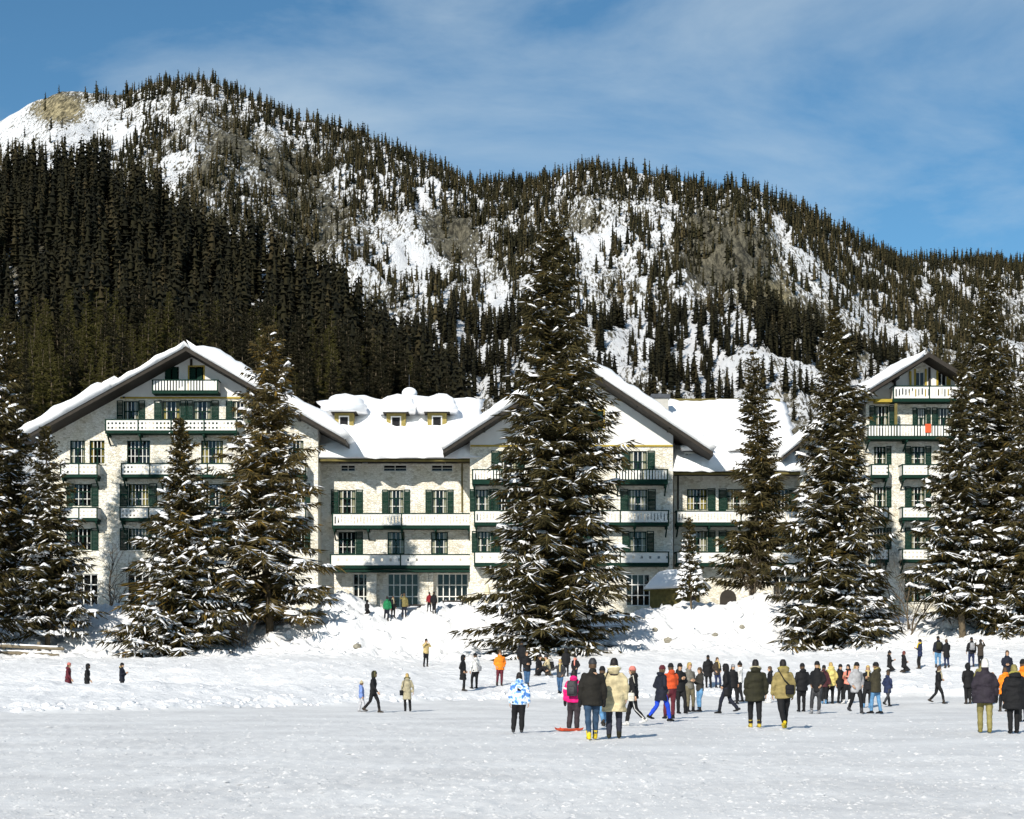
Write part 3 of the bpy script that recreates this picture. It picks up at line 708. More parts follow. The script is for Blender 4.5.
for n_, i in enumerate(near):
    p = sp_[i]; s = random.Random(int(i)).uniform(0.75, 1.15)*(1 if is_spur[i] else .72); px_ = 512+p[0]*F/p[1]
    larch = random.Random(int(i)+5).random() < (0.6 if px_ < 190 else (0.25 if px_ < 400 else 0.1))
    rz = random.Random(int(i)+9).uniform(0, 6.28)
    loc = (p[0], p[1], p[2]-0.5)
    if larch:
        plant_tree('larch_tree', fl_parts[n_ % 2], loc, rz, 'olive brown larch among the dark wood behind the hotel', 'tree', 'larches in the wood behind the hotel', (s, s, s*1.02))
    else:
        plant_tree('forest_spruce', fs_parts[n_ % 4], loc, rz, 'dark spruce in the near wood behind the hotel', 'tree', 'spruces in the wood behind the hotel', (s, s, s*1.08))
# ------------------------------------------------------------ the hotel
HB = Vector((0, 134.0, 5.5))
hotel = empty('hotel', HB)
tag(hotel, 'long cream stone hotel with green shutters, white balconies and thick snow on its gabled roofs', 'hotel')
HBt = tuple(HB)
GY, WY = 134.0, 136.5                    # planes of the gabled fronts and of the recessed wings
def hpart(mb, name, mat, parent=None, smooth=False, label=None):
    o = mb.build(name, mat, parent or hotel, smooth, HBt if parent is None or parent is hotel else None)
    if label: o['label'] = label
    return o
CUTS = {}                                # wall id -> cutter boxes
_wcache = {}
def window_meshes(w, h, style):
    key = (round(w, 2), round(h, 2), style)
    if key in _wcache: return _wcache[key]
    fr = MB(); t = 0.07
    y0, y1 = 0.10, 0.19
    fr.box(-w/2, -w/2+t, y0, y1, 0, h); fr.box(w/2-t, w/2, y0, y1, 0, h)
    fr.box(-w/2+t, w/2-t, y0, y1, 0, t); fr.box(-w/2+t, w/2-t, y0, y1, h-t, h)
    tr = h*0.66
    if style in ('std', 'wide', 'door'):
        fr.box(-0.045, 0.045, y0+.01, y1-.01, t, tr); fr.box(-w/2+t, w/2-t, y0+.01, y1-.01, tr-0.04, tr+0.04)
    mu = MB(); ym0, ym1 = 0.115, 0.165
    def vb(x, a, b, q=0.022): mu.box(x-q, x+q, ym0, ym1, a, b)
    def hb(z, a, b, q=0.02): mu.box(a, b, ym0+.004, ym1-.004, z-q, z+q)
    if style in ('std', 'door'):
        for x in (-w/4, w/4): vb(x, t, tr-.04); vb(x, tr+.04, h-t)
        vb(0, tr+.04, h-t); hb(tr*0.5, -w/2+t, -0.045); hb(tr*0.5, 0.045, w/2-t)
    elif style == 'wide':
        for x in (-w/6, -w/3, w/6, w/3): vb(x, t, tr-.04); vb(x, tr+.04, h-t)
        vb(0, tr+.04, h-t); hb(tr*0.5, -w/2+t, -0.045); hb(tr*0.5, 0.045, w/2-t)
    elif style == 'grid':
        n = max(3, int(round(w/0.5)))
        for i in range(1, n): vb(-w/2+w*i/n, t, h-t, 0.035)
        for i in range(1, 3): hb(h*i/3, -w/2+t, w/2-t, 0.035)
    elif style == 'small':
        vb(0, t, h-t, 0.03); hb(h*0.5, -w/2+t, w/2-t)
    pn = MB(); pn.add([(-w/2+t, 0.14, t), (w/2-t, 0.14, t), (w/2-t, 0.14, h-t), (-w/2+t, 0.14, h-t)], [(0, 1, 2, 3)])
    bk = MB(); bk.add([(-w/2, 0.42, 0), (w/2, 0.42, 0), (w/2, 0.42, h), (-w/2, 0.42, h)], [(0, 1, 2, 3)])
    cu = MB()
    for sg in (-1, 1):
        n = 8; xs = [sg*(w/2-t-0.01) - sg*i*w*0.24/n for i in range(n+1)]
        vs = []; fs = []
        for i, x in enumerate(xs):
            yy = 0.24 + 0.03*math.sin(i*2.1); vs += [(x, yy, 0.06), (x, yy, h-0.06)]
        for i in range(n): fs.append((2*i, 2*i+2, 2*i+3, 2*i+1))
        cu.add(vs, fs)
    sl = MB(); sl.box(-w/2-0.08, w/2+0.08, -0.10, 0.09, -0.09, -0.01)
    frame_mat = M['white'] if style in ('grid', 'small') else M['green']
    r = dict(frame=fr.mesh('window', frame_mat), bars=mu.mesh('muntin_bars', M['white']), pane=pn.mesh('pane', M['glass']),
             back=bk.mesh('dark_interior', M['dark']), curt=cu.mesh('curtain', M['curtain']), ycurt=cu.mesh('curtain', M['yellow_curtain']), sill=sl.mesh('sill', M['stone']))
    _wcache[key] = r; return r
_scache = {}
def shutter_mesh(w, h):
    key = (round(w, 2), round(h, 2))
    if key in _scache: return _scache[key]
    s = MB(); t = 0.06
    s.box(0, t, -.05, 0, 0, h); s.box(w-t, w, -.05, 0, 0, h)
    for z in (0, h/2-t/2, h-t): s.box(t, w-t, -.048, -.003, z, z+t)
    n = int((h-2*t)/0.1)
    for i in range(n):
        z = t+i*0.1
        s.add([(t, -.012, z+.09), (w-t, -.012, z+.09), (w-t, -.042, z+.01), (t, -.042, z+.01)], [(3, 2, 1, 0)])
    _scache[key] = s.mesh('shutter', M['green']); return _scache[key]
_wr = random.Random(4)
def win(wall, x, yt, yb, wpx, Y, style='std', sh='', cur=None, sill=True):
    s = Y/F; w = wpx*s; z0 = PZ(yb, Y); z1 = PZ(yt, Y); h = z1-z0; X = PX(x, Y)
    CUTS.setdefault(wall, []).append((X-w/2, X+w/2, Y-0.5, Y+0.45, z0, z1))
    m = window_meshes(w, h, style)
    o = link('window', m['frame'], hotel, (X, Y-HB.y, z0-HB.z))
    link('muntin_bars', m['bars'], o); link('pane', m['pane'], o); link('dark_interior', m['back'], o)
    c = cur if cur is not None else _wr.choice(['', 'c', 'c', 'y', ''])
    if c == 'c' and style != 'grid': link('curtain', m['curt'], o)
    if c == 'y': link('curtain', m['ycurt'], o)
    if sill and style in ('std', 'wide', 'small'): link('sill', m['sill'], o)
    sw = max(0.32, min(w*0.42, 0.62))
    if 'L' in sh: link('shutter', shutter_mesh(sw, h+0.06), o, (-w/2-sw-0.02, -0.012, -0.03))
    if 'R' in sh: link('shutter', shutter_mesh(sw, h+0.06), o, (w/2+0.02, -0.012, -0.03))
    return o
def closed_door(wall, x, yt, yb, wpx, Y, trim=None):
    s = Y/F; w = wpx*s; z0 = PZ(yb, Y); h = PZ(yt, Y)-z0; X = PX(x, Y)
    d = MB(); d.box(-w/2, w/2, -0.07, -0.012, 0, h)
    for i in range(2):
        for (a, b) in ((.08, .45), (.52, .94)):
            xx = -w/2+0.08+i*(w/2-.03); d.box(xx, xx+w/2-.14, -0.10, -0.071, h*a, h*b)
    o = link('balcony_door', d.mesh('balcony_door', M['green']), hotel, (X, Y-HB.y, z0-HB.z))
    if trim:
        t = MB(); q = 0.11
        t.box(-w/2-q, -w/2-.005, -.09, -.005, 0, h+q); t.box(w/2+.005, w/2+q, -.09, -.005, 0, h+q); t.box(-w/2-.005, w/2+.005, -.09, -.005, h+.005, h+q)
        link('door_trim', t.mesh('door_trim', trim), o)
def panel(mb, x0, x1, z0, z1, y, style):
    th = 0.035; L = x1-x0
    if style == 'slats':
        n = max(2, int(L/0.21)); p = L/n
        for i in range(n): mb.box(x0+i*p+0.045, x0+(i+1)*p-0.045, y, y+th, z0, z1)
        return
    holes = {'dots': ((.14, .34), (.58, .78)), 'tall': ((.22, .78),), 'holes': ((.40, .66),)}[style]
    per = {'dots': 0.27, 'tall': 0.24, 'holes': 0.62}[style]; hw = {'dots': 0.14, 'tall': 0.10, 'holes': 0.17}[style]
    n = max(1, int(L/per)); p = L/n; H = z1-z0
    for i in range(n):
        a = x0+i*p; b = a+p
        mb.box(a, b-hw, y, y+th, z0, z1)
        zz = z0
        jit = 0.08*((i*7) % 3-1) if style == 'tall' else 0
        for (f0, f1) in holes:
            mb.box(b-hw, b, y, y+th, zz, z0+H*(f0+jit)); zz = z0+H*(f1+jit if jit > 0 else f1)
        mb.box(b-hw, b, y, y+th, zz, z1)
def balcony(xa, xb, yt, yb, Y, depth=1.15, style='dots', slab=2.8, posts=3.0, roofposts=None, brackets=True, label=None):
    Yf = Y-depth
    x0, x1 = PX(xa, Yf), PX(xb, Yf); z1, z0 = PZ(yt, Yf), PZ(yb, Yf); zs = z0-slab*Yf/F
    O = Vector(((x0+x1)/2, Y, zs)); hw = (x1-x0)/2
    s = MB(); s.box(-hw, hw, -depth, -0.003, 0, z0-zs)
    if brackets:
        n = max(2, int((x1-x0)/2.2)+1)
        for i in range(n):
            x = -hw+0.15+(2*hw-0.3)*i/(n-1)
            s.box(x-.07, x+.07, -depth+.1, -0.003, -.2, -.003); s.beam((x, -depth*.75, -.2), (x, -0.05, -.75), .1, .1)
    b = link('balcony', s.mesh('balcony', M['green']), hotel, O-HB)
    if label: b['label'] = label
    h0, h1 = z0-zs, z1-zs
    r = MB(); panel(r, -hw+.05, hw-.05, h0+.06, h1-.07, -depth+.02, style)
    rm = MB()                                               # side panels
    for sx in (-hw+.02, hw-.055):
        rm.box(sx, sx+.035, -depth+.06, -0.05, h0+.06, h1-.07)
    r.v += rm.v and [] ; bse = len(r.v); r.v.extend(rm.v); r.f.extend([tuple(i+bse for i in f) for f in rm.f])
    link('railing', r.mesh('railing', M['white']), b)
    hr = MB(); hr.box(-hw-.02, hw+.02, -depth-.03, -depth+.09, h1-.07, h1)
    hr.box(-hw-.02, -hw+.09, -depth+.09, -0.003, h1-.07, h1); hr.box(hw-.09, hw+.02, -depth+.09, -0.003, h1-.07, h1)
    hr.box(-hw-.01, hw+.01, -depth-.02, -depth+.07, h0+.003, h0+.055)
    link('handrail', hr.mesh('handrail', M['green']), b)
    n = max(1, int(round(2*hw/posts)))
    for i in range(n+1):
        p = MB(); x = -hw+2*hw*i/n; x = max(-hw+.04, min(hw-.04, x))
        top = h1-.075 if not roofposts or i not in roofposts else h1+roofposts[i]
        p.box(x-.045, x+.045, -depth-.015, -depth+.015, h0+.057, top)
        link('post', p.mesh('post', M['green']), b)
    sn = MB(); m = max(4, int(2*hw/.5)); zz = []
    return b
# --- roofs
def snow_slab(o, u, v, thick, nu=26, nv=10, seed=1, gap=None, bulge=0.25):
    """lumpy snow blanket over the parallelogram o, o+u, o+v (u runs along the visible edge)"""
    o, u, v = Vector(o), Vector(u), Vector(v); nrm = u.cross(v).normalized()
    if nrm.z < 0: nrm = -nrm
    up = Vector((nrm.x*0.4, nrm.y*0.4, 1)).normalized()
    S = np.linspace(0, 1, nu); T = np.linspace(0, 1, nv)
    lu, lv = u.length, v.length; ud, vd = u.normalized(), v.normalized()
    V = []
    for t in T:
        for s in S:
            du = min(s, 1-s)*lu; dv = min(t, 1-t)*lv
            e = min(1.0, (max(0, du)/(thick*0.8)))**0.5*min(1.0, (max(0, dv)/(thick*0.9)))**0.5
            nz = float(fbm(np.array(s*lu*0.4+seed*3.1), np.array(t*lv*0.4), 3, seed)); n2 = float(fbm(np.array(s*lu*1.3), np.array(t*lv*1.3+seed), 2, seed+3))
            h = thick*(0.35+0.65*e)*(1+0.42*nz+0.16*n2) if du > 0 and dv > 0 else thick*0.42*(1+0.25*nz+.2*n2)
            p = o + u*s + v*t
            if t == 0: p = p - vd*(bulge*thick*(0.8+0.7*n2+.5*nz))
            if s == 0: p = p - ud*bulge*thick*(.6+.8*n2)
            if s == 1: p = p + ud*bulge*thick*(.6+.8*n2)
            V.append(p + up*h)
    n = len(V)
    for t in T:
        for s in S: V.append(o + u*(0.004+0.992*s) + v*(0.004+.992*t) + up*0.004)
    f = [tuple(r) for r in grid_faces(nv, nu).tolist()]
    fs = f + [tuple(i+n for i in reversed(q)) for q in f]
    bd = [i for i in range(nu)] + [k*nu+nu-1 for k in range(1, nv)] + [(nv-1)*nu+i for i in range(nu-2, -1, -1)] + [k*nu for k in range(nv-2, 0, -1)]
    for a, b in zip(bd, bd[1:]+bd[:1]): fs.append((b, a, a+n, b+n))
    mb = MB(); mb.add(V, fs); return mb
def gable(front, ax, ay, lx, ly, rx, ry, wallx0, wallx1, over, back, snow_l, snow_r, seed, thick=0.75, ground=4.3, wall_id='a', gcuts=True):
    Yf = front-over
    A = Vector((PX(ax, Yf), 0, PZ(ay, Yf))); L = Vector((PX(lx, Yf), 0, PZ(ly, Yf))); Rr = Vector((PX(rx, Yf), 0, PZ(ry, Yf)))
    th = 0.30
    w0, w1 = PX(wallx0, front), PX(wallx1, front)
    zl = L.z+(A.z-L.z)*(w0-L.x)/(A.x-L.x)-th; zr = Rr.z+(A.z-Rr.z)*(Rr.x-w1)/(Rr.x-A.x)-th
    wm = MB(); wm.prism([(w0, ground), (w1, ground), (w1, zr), (A.x, A.z-th-0.02), (w0, zl)], front, back)
    ro = MB()
    for E in (L, Rr):
        d = (A-E); poly = [(E.x, E.z), (A.x, A.z), (A.x, A.z-th), (E.x, E.z-th)]
        if E is L: poly = poly[::-1]
        ro.prism(poly, Yf, back+0.6)
    roof = hpart(ro, 'roof', M['timber'])
    bb = MB()
    for E in (L, Rr):
        poly = [(E.x, E.z+.05), (A.x, A.z+.05), (A.x, A.z-0.30), (E.x, E.z-0.30)]
        if E is L: poly = poly[::-1]
        bb.prism(poly, Yf-0.08, Yf-0.005)
    hb = bb.build('bargeboard', M['timber'], roof, False, HBt); hb.location = (0, 0, 0)
    so = roof
    for side, frac in (('l', snow_l), ('r', snow_r)):
        E = L if side == 'l' else Rr
        if not frac: continue
        for (a, b, tk) in frac:
            o = Vector((E.x+(A.x-E.x)*a, Yf-0.25, E.z+(A.z-E.z)*a)); u = Vector(((A.x-E.x)*(b-a), 0, (A.z-E.z)*(b-a)))
            sb = snow_slab(o, u, Vector((0, back-Yf, 0)), tk, 30, 9, seed+int(a*10), bulge=.3)
            sb.build('roof_snow', M['roof_snow'], roof, True, HBt)
    return dict(A=A, L=L, R=Rr, w0=w0, w1=w1, wall=wm, Yf=Yf, front=front, roof=roof, th=th)
def finish_wall(wm, wall_id, mat, label=None):
    me = wm.mesh('wall', mat); o = bpy.data.objects.new('wall', me); col.objects.link(o)
    cuts = CUTS.get(wall_id, [])
    if cuts:
        cb = MB()
        for c in cuts: cb.box(*c)
        cm = cb.mesh('cutter'); co = bpy.data.objects.new('cutter', cm); col.objects.link(co)
        md = o.modifiers.new('b', 'BOOLEAN'); md.operation = 'DIFFERENCE'; md.object = co; md.solver = 'EXACT'
        dg = bpy.context.evaluated_depsgraph_get(); nm = bpy.data.meshes.new_from_object(o.evaluated_get(dg))
        o.modifiers.clear(); o.data = nm; nm.name = 'wall'
        bpy.data.objects.remove(co); bpy.data.meshes.remove(cm)
    o.data.transform(Matrix.Translation(-HB)); o.parent = hotel
    if label: o['label'] = label
    return o
def timber(parts, name='timber_post', mat=None):
    for a, b, w, h in parts:
        m = MB(); m.beam(a, b, w, h); hpart(m, name, mat or M['timber'])
def wing_roof(xa, xb, ye, yr, Ye, Yr, seed, thick, ridge_mat):
    ze, zr = PZ(ye, Ye), PZ(yr, Yr); x0, x1 = PX(xa, Ye), PX(xb, Ye)
    ro = MB(); th = .28
    for (ya, za, yb_, zb_) in ((Ye, ze, Yr, zr), (2*Yr-Ye, ze, Yr, zr)):
        vs = [(x0, ya, za), (x1, ya, za), (x1, yb_, zb_), (x0, yb_, zb_)]
        ro.add(vs + [(p[0], p[1], p[2]-th) for p in vs], [(0,1,2,3),(7,6,5,4),(0,4,5,1),(1,5,6,2),(2,6,7,3),(3,7,4,0)])
    roof = hpart(ro, 'roof', M['timber'])
    g = MB(); g.tube([(x0, Ye-.08, ze-.12), (x1, Ye-.08, ze-.12)], [.09, .09], 8); g.build('gutter', M['olive_wood'], roof, False, HBt)
    if ridge_mat:
        r = MB(); r.box(x0, x1, Yr-.12, Yr+.12, zr+.02, zr+.42); r.build('ridge_board', ridge_mat, roof, False, HBt)
    u = Vector((x1-x0, 0, 0)); v = Vector((0, Yr-Ye-(.15 if ridge_mat else 0), (zr-ze)*(1-(.02 if ridge_mat else 0))))
    sb = snow_slab(Vector((x0, Ye-.1, ze)), u, v, thick, 70, 26, seed, bulge=.85); sb.build('roof_snow', M['roof_snow'], roof, True, HBt)
    plane = lambda Y: ze+(zr-ze)*(Y-Ye)/(Yr-Ye)
    return roof, plane
def dormer(x, ybot, wpx, hpx, plane, Ye, Yr, seed, capw=1.55, snow=0.3, wall=plain('dormer_ochre', (.24, .19, .055), .75, .25, 3.0, .2)):
    Y = Ye
    while Y < Yr and HZ-(plane(Y)+snow-HC)*F/Y > ybot: Y += 0.03
    s = Y/F; w = wpx*s; h = hpx*s; X = PX(x, Y); z = plane(Y)+snow-.35
    rt = 1.0
    while plane(Y+rt) < z+h+.35 and rt < 6: rt += .1
    b = MB(); b.box(-w/2, w/2, 0, rt, 0, h+.35)
    o = link('dormer', b.mesh('dormer', wall), hotel, Vector((X, Y, z))-HB)
    fr = MB(); fw, fh = w*.42, h*.62
    zc = .35+h*.18
    fr.box(-fw/2-.09, -fw/2, -.05, -.003, zc-.09, zc+fh+.09); fr.box(fw/2, fw/2+.09, -.05, -.003, zc-.09, zc+fh+.09)
    fr.box(-fw/2, fw/2, -.05, -.003, zc-.09, zc); fr.box(-fw/2, fw/2, -.05, -.003, zc+fh, zc+fh+.09)
    link('window_frame', fr.mesh('window_frame', M['white']), o)
    pn = MB(); pn.box(-fw/2+.004, fw/2-.004, -.02, -.004, zc+.004, zc+fh-.004); link('pane', pn.mesh('pane', M['dark']), o)
    rf = MB(); rf.box(-w/2-.25, w/2+.25, -.35, rt+.2, h+.353, h+.45); link('dormer_roof', rf.mesh('dormer_roof', M['timber']), o)
    c = MB(); cw = w*capw/2; rs = []; cd = (rt+1.6)/2; hh = 1.5
    n = 20; m = 9; vv = []
    for k in range(m+1):
        t = k/m; q = (1-t**2.6)**0.5 if k < m else 0.02
        fl = 1 + .06*math.sin(k*2+seed)
        for i in range(n):
            a = 6.283*i/n; ca, sa = math.cos(a), math.sin(a)
            sq = (abs(ca)**2.6+abs(sa)**2.6)**(-1/2.6)
            jit = 1+.07*math.sin(a*3+seed)+.04*math.sin(a*5+seed*2)
            under = .82 if k == 0 else 1
            vv.append((cw*q*ca*sq*jit*fl*under, rt/2-.35+cd*q*sa*sq*jit*under, h+.40+(-0.12 if k == 1 else 0)+t*hh*(1+.1*math.sin(a*2+seed))))
    fs = [(k*n+i, k*n+(i+1) % n, (k+1)*n+(i+1) % n, (k+1)*n+i) for k in range(m) for i in range(n)] + [tuple(range(n-1, -1, -1)), tuple(m*n+i for i in range(n))]
    c.add(vv, fs); link('snow_cap', c.mesh('snow_cap', M['roof_snow'], True), o)
    return o

# ================= left gabled front
ga = gable(GY, 186, 347, 22, 438, 346, 440, 50, 318, 2.3, 150, [(0.0, 0.56, 1.25), (0.555, 0.985, .85)], [(0.0, 0.97, 1.05)], 11)
closed_door('a', 172, 367, 393, 14, GY); closed_door('a', 196.5, 367, 393, 14, GY, M['ochre'])
balcony(152, 218, 379.5, 391, GY, 1.3, 'slats', 2.4, 2.4, brackets=False)
win('a', 131, 401, 431, 15, GY, 'door', 'LR', 'c', False); win('a', 171, 401, 431, 18, GY, 'door', 'LR', 'y', False); win('a', 202, 401, 431, 18, GY, 'door', 'LR', 'c', False)
win('a', 240, 401, 425, 15, GY, 'std', 'LR')
balcony(105, 237, 419, 431, GY, 1.2, 'dots', 2.2, 2.6)
for x, w, st in ((77.5, 15, 'std'), (97, 15, 'std'), (138.5, 23, 'wide'), (212, 22, 'wide'), (262, 16, 'std'), (296, 15, 'std')): win('a', x, 440.5, 463.5, w, GY, st, '', 'y' if x == 97 else None)
balcony(60, 97.5, 463, 475, GY, 1.15, 'dots', 2.2, 1.5); balcony(121, 236, 463, 475, GY, 1.15, 'dots', 2.2, 2.2); balcony(246, 306, 463, 475, GY, 1.15, 'dots', 2.2, 2.2)
for x, w, st, sh in ((82.5, 17, 'std', 'LR'), (138.5, 20, 'wide', 'LR'), (212, 20, 'wide', 'LR'), (262, 14, 'std', 'LR'), (298, 13, 'std', 'LR')): win('a', x, 484, 506, w, GY, st, sh, 'y' if x == 138.5 else None)
balcony(60, 97.5, 507, 518.5, GY, 1.15, 'dots', 2.2, 1.5); balcony(119.5, 236, 507, 518.5, GY, 1.15, 'dots', 2.2, 2.2); balcony(246, 306, 507, 518.5, GY, 1.15, 'dots', 2.2, 2.2)
for x, w, st, sh in ((82.5, 17, 'std', 'LR'), (138.5, 20, 'wide', 'LR'), (212, 20, 'wide', 'LR'), (262, 14, 'std', 'LR'), (298, 13, 'std', 'LR')): win('a', x, 528.5, 550, w, GY, st, sh)
for x in (87, 138.5, 212, 285): win('a', x, 574, 606, 22, GY, 'grid', '')
finish_wall(ga['wall'], 'a', M['stone'])
zy = PZ(399, GY)
def gable_board(g, zline, seed, over_trim=True):             # white boarding above the stone, with an ochre trim line
    A = g['A']; th = g['th']; sl = (A.z-g['L'].z)/(A.x-g['L'].x); sr = (A.z-g['R'].z)/(g['R'].x-A.x)
    xl = A.x-(A.z-th-.05-zline)/sl; xr = A.x+(A.z-th-.05-zline)/sr
    xl = max(xl, g['w0']); xr = min(xr, g['w1'])
    zl = A.z-th-.05-(A.x-xl)*sl; zr = A.z-th-.05-(xr-A.x)*sr
    b = MB(); poly = [(xl, zline), (xr, zline)] + ([(xr, zr)] if zr > zline+.02 else []) + [(A.x, A.z-th-.05)] + ([(xl, zl)] if zl > zline+.02 else [])
    b.prism(poly, g['front']-.07, g['front']-.006)
    o = hpart(b, 'gable_boarding', M['board'])
    t = MB(); t.box(xl+.03, xr-.03, g['front']-.11, g['front']-.005, zline-.13, zline-.005); hpart(t, 'trim_board', M['ochre'])
    return o
CUTS_KEEP = dict(CUTS)
gable_board(ga, PZ(397, GY), 1)
A = ga['A']
timber([((A.x, GY-.16, A.z-.5), (A.x, GY-.16, PZ(366, GY)), .16, .16), ((A.x-5.0, GY-.16, A.z-3.4), (A.x-5.0, GY-.16, PZ(397, GY)), .16, .16),
        ((A.x+4.2, GY-.16, A.z-2.9), (A.x+4.2, GY-.16, PZ(397, GY)), .16, .16)])
timber([((PX(x, GY), GY, PZ(yy, GY)), (PX(x, GY), ga['Yf']+.2, PZ(yy, GY)), .2, .24) for x, yy in ((75, 418), (118, 394), (255, 394), (300, 420))], 'purlin')

# ================= left wing
RB, plB = wing_roof(312, 478, 459, 404, 134.5, 143.5, 21, .85, None)
wb = MB(); x0, x1 = PX(316, WY), PX(478, WY); wb.box(x0, x1, WY, 150, 4.3, PZ(463.5, WY))
for x, w in ((348, 15), (395, 24), (442, 22)): win('b', x, 464.5, 471.5, w, WY, 'small', '', '', False)
for x, w, sh in ((347, 17, 'LR'), (396, 15, 'LR'), (439.5, 15, 'LR')): win('b', x, 490, 514, w, WY, 'std', sh, 'c' if x < 440 else None)
for x, w, sh in ((347, 17, 'R'), (396, 17, ''), (439.5, 17, '')): win('b', x, 532, 554, w, WY, 'std', sh)
for x, w in ((361, 16), (403, 31), (452.5, 31)): win('b', x, 573.5, 608, w, WY, 'grid', '', '')
finish_wall(wb, 'b', M['stone'])
balcony(332, 471, 513, 526, WY, 1.25, 'tall', 2.6, 4.3)
balcony(330, 471, 554, 566, WY, 1.6, 'holes', 2.6, 4.3, brackets=False)
for x, w in ((371.5, 10), (424, 9), (431, 4.5), (474, 11)):
    m = MB(); s = WY/F; m.box(PX(x-w/2, WY-.6), PX(x+w/2, WY-.6), WY-.6, WY-.004, 4.3, PZ(572.5, WY-.6)); hpart(m, 'pillar', M['stone'])
m = MB(); m.box(PX(330, WY-1.7), PX(470, WY-1.7), WY-1.75, WY-.7, PZ(572, WY-1.7), PZ(570, WY-1.7)); hpart(m, 'awning_beam', M['green'])
dormer(344, 433, 19, 20, plB, 134.5, 143.5, 1, 2.15); dormer(396, 433.5, 19, 20, plB, 134.5, 143.5, 2, 2.0); dormer(437, 433, 19, 20, plB, 134.5, 143.5, 3, 2.15)
m = MB(); cz = PZ(404, 143.6); m.box(PX(404, 143.6), PX(415, 143.6), 143.2, 144.0, cz-1.2, cz+.55)
ch = hpart(m, 'chimney', M['rock']); m = MB(); m.ell((PX(409.5, 143.6), 143.6, cz+.85), .62, .6, .48, 14, 8); m.build('snow_cap', M['roof_snow'], ch, True, HBt)
m = MB(); m.tube([(PX(409, 143.6), 143.9, cz+.3), (PX(409, 143.6), 143.9, cz+2.4)], [.03, .015], 6); m.build('lightning_rod', M['metal'], ch, False, HBt)
for x in (326.5, 467): 
    m = MB(); X = PX(x, 135.4); m.box(X-.75, X+.75, 135.0, 136.45, PZ(462, 135.4), PZ(452.5, 135.4)); hpart(m, 'eave_box', M['olive_wood'])
m = MB(); m.tube([(PX(462, WY-.1), WY-.12, PZ(463, WY)), (PX(462, WY-.1), WY-.12, PZ(512, WY))], [.06, .06], 8); hpart(m, 'downpipe', M['olive_wood'])

# ================= middle gabled front
gc = gable(GY, 578, 362, 443, 450, 713, 452, 470, 673, 2.2, 150, [(0.0, 0.97, .95)], [(0.0, 0.97, 1.1)], 31)
for x in (508, 638):
    win('c', x, 451, 482, 18, GY, 'door', 'LR', 'c', False); win('c', x, 489.5, 511, 19, GY, 'wide', 'LR'); win('c', x, 531.5, 552, 17, GY, 'std', 'LR')
    win('c', x, 574, 606, 24, GY, 'grid')
win('c', 482, 489.5, 511, 13, GY, 'std', 'LR', 'c'); win('c', 484, 531.5, 552, 13, GY, 'std', 'LR')
win('c', 573, 451, 480, 20, GY, 'door', 'LR', None, False); win('c', 573, 489.5, 511, 20, GY, 'wide', 'LR'); win('c', 573, 531.5, 552, 20, GY, 'wide', 'LR')
balcony(472, 530, 469, 480, GY, 1.2, 'slats', 4, 2.0); balcony(616, 668, 469, 480, GY, 1.2, 'slats', 4, 2.0)
balcony(474, 669, 510, 523, GY, 1.2, 'tall', 2.6, 3.4); balcony(474, 669, 551.5, 563.5, GY, 1.4, 'holes', 2.6, 3.4, brackets=False)
finish_wall(gc['wall'], 'c', M['stone'])
gable_board(gc, PZ(445, GY), 2)
for x in (560, 597): closed_door('c', x, 411, 432, 13, GY, M['ochre'])
timber([((PX(x, GY), GY, PZ(yy, GY)), (PX(x, GY), gc['Yf']+.2, PZ(yy, GY)), .2, .24) for x, yy in ((484, 431), (520, 409), (636, 409), (668, 431))], 'purlin')

# ================= right wing
RD, plD = wing_roof(668, 800, 472, 404, 134.5, 144.5, 41, .75, M['olive_wood'])
wd = MB(); x0, x1 = PX(674, WY), PX(806, WY); wd.box(x0, x1, WY, 150, 4.3, PZ(476, WY))
for x in (697, 737, 778):
    win('d', x, 489, 510, 20, WY, 'wide', 'R' if x == 697 else 'LR', 'y' if x == 697 else None); win('d', x, 531, 552, 20, WY, 'wide', 'R' if x == 697 else 'LR', 'c' if x == 697 else None)
win('d', 783, 576, 604, 20, WY, 'grid')
finish_wall(wd, 'd', M['stone'])
balcony(676, 806, 510.5, 523, WY, 1.25, 'tall', 2.6, 4.3); balcony(676, 806, 551.5, 563.5, WY, 1.4, 'holes', 2.6, 4.3, brackets=False)
for x, yb, w in ((696, 468, 24), (740, 466, 20), (772, 466, 22)):
    Yd = 135.35; X = PX(x, Yd); ww = w*Yd/F; z0, z1 = PZ(469.5, Yd), PZ(452, Yd)
    b = MB(); b.box(-ww/2, ww/2, 0, 3.2, 0, z1-z0); o = link('dormer', b.mesh('dormer', M['white']), hotel, Vector((X, Yd, z0))-HB)
    fw = MB(); n = 6
    for i in range(n+1): fw.box(-ww*.46+ww*.92*i/n-.03, -ww*.46+ww*.92*i/n+.03, -.05, -.003, .12, z1-z0-.1)
    for zz in (.12, .62, z1-z0-.16): fw.box(-ww*.46+.03, ww*.46-.03, -.045, -.006, zz, zz+.06)
    link('window_frame', fw.mesh('window_frame', M['white']), o)
    pn = MB(); pn.box(-ww*.45, ww*.45, -.02, -.004, .14, z1-z0-.12); link('pane', pn.mesh('pane', M['dark']), o)
    c = snow_slab((-ww*.62, -.5, z1-z0+.02), (ww*1.24, 0, 0), (0, 4.0, .5), .8, 14, 8, int(x), bulge=.4); link('snow_cap', c.mesh('snow_cap', M['roof_snow'], True), o)
m = MB(); X = PX(660, 141); zc = PZ(399, 141); m.box(X-.62, X+.62, 140.5, 141.6, zc-3.5, zc); ch = hpart(m, 'chimney', M['render'])
m = MB(); m.box(X-.75, X+.75, 140.35, 141.75, zc+.003, zc+.3); m.build('chimney_cap', M['metal'], ch, False, HBt)
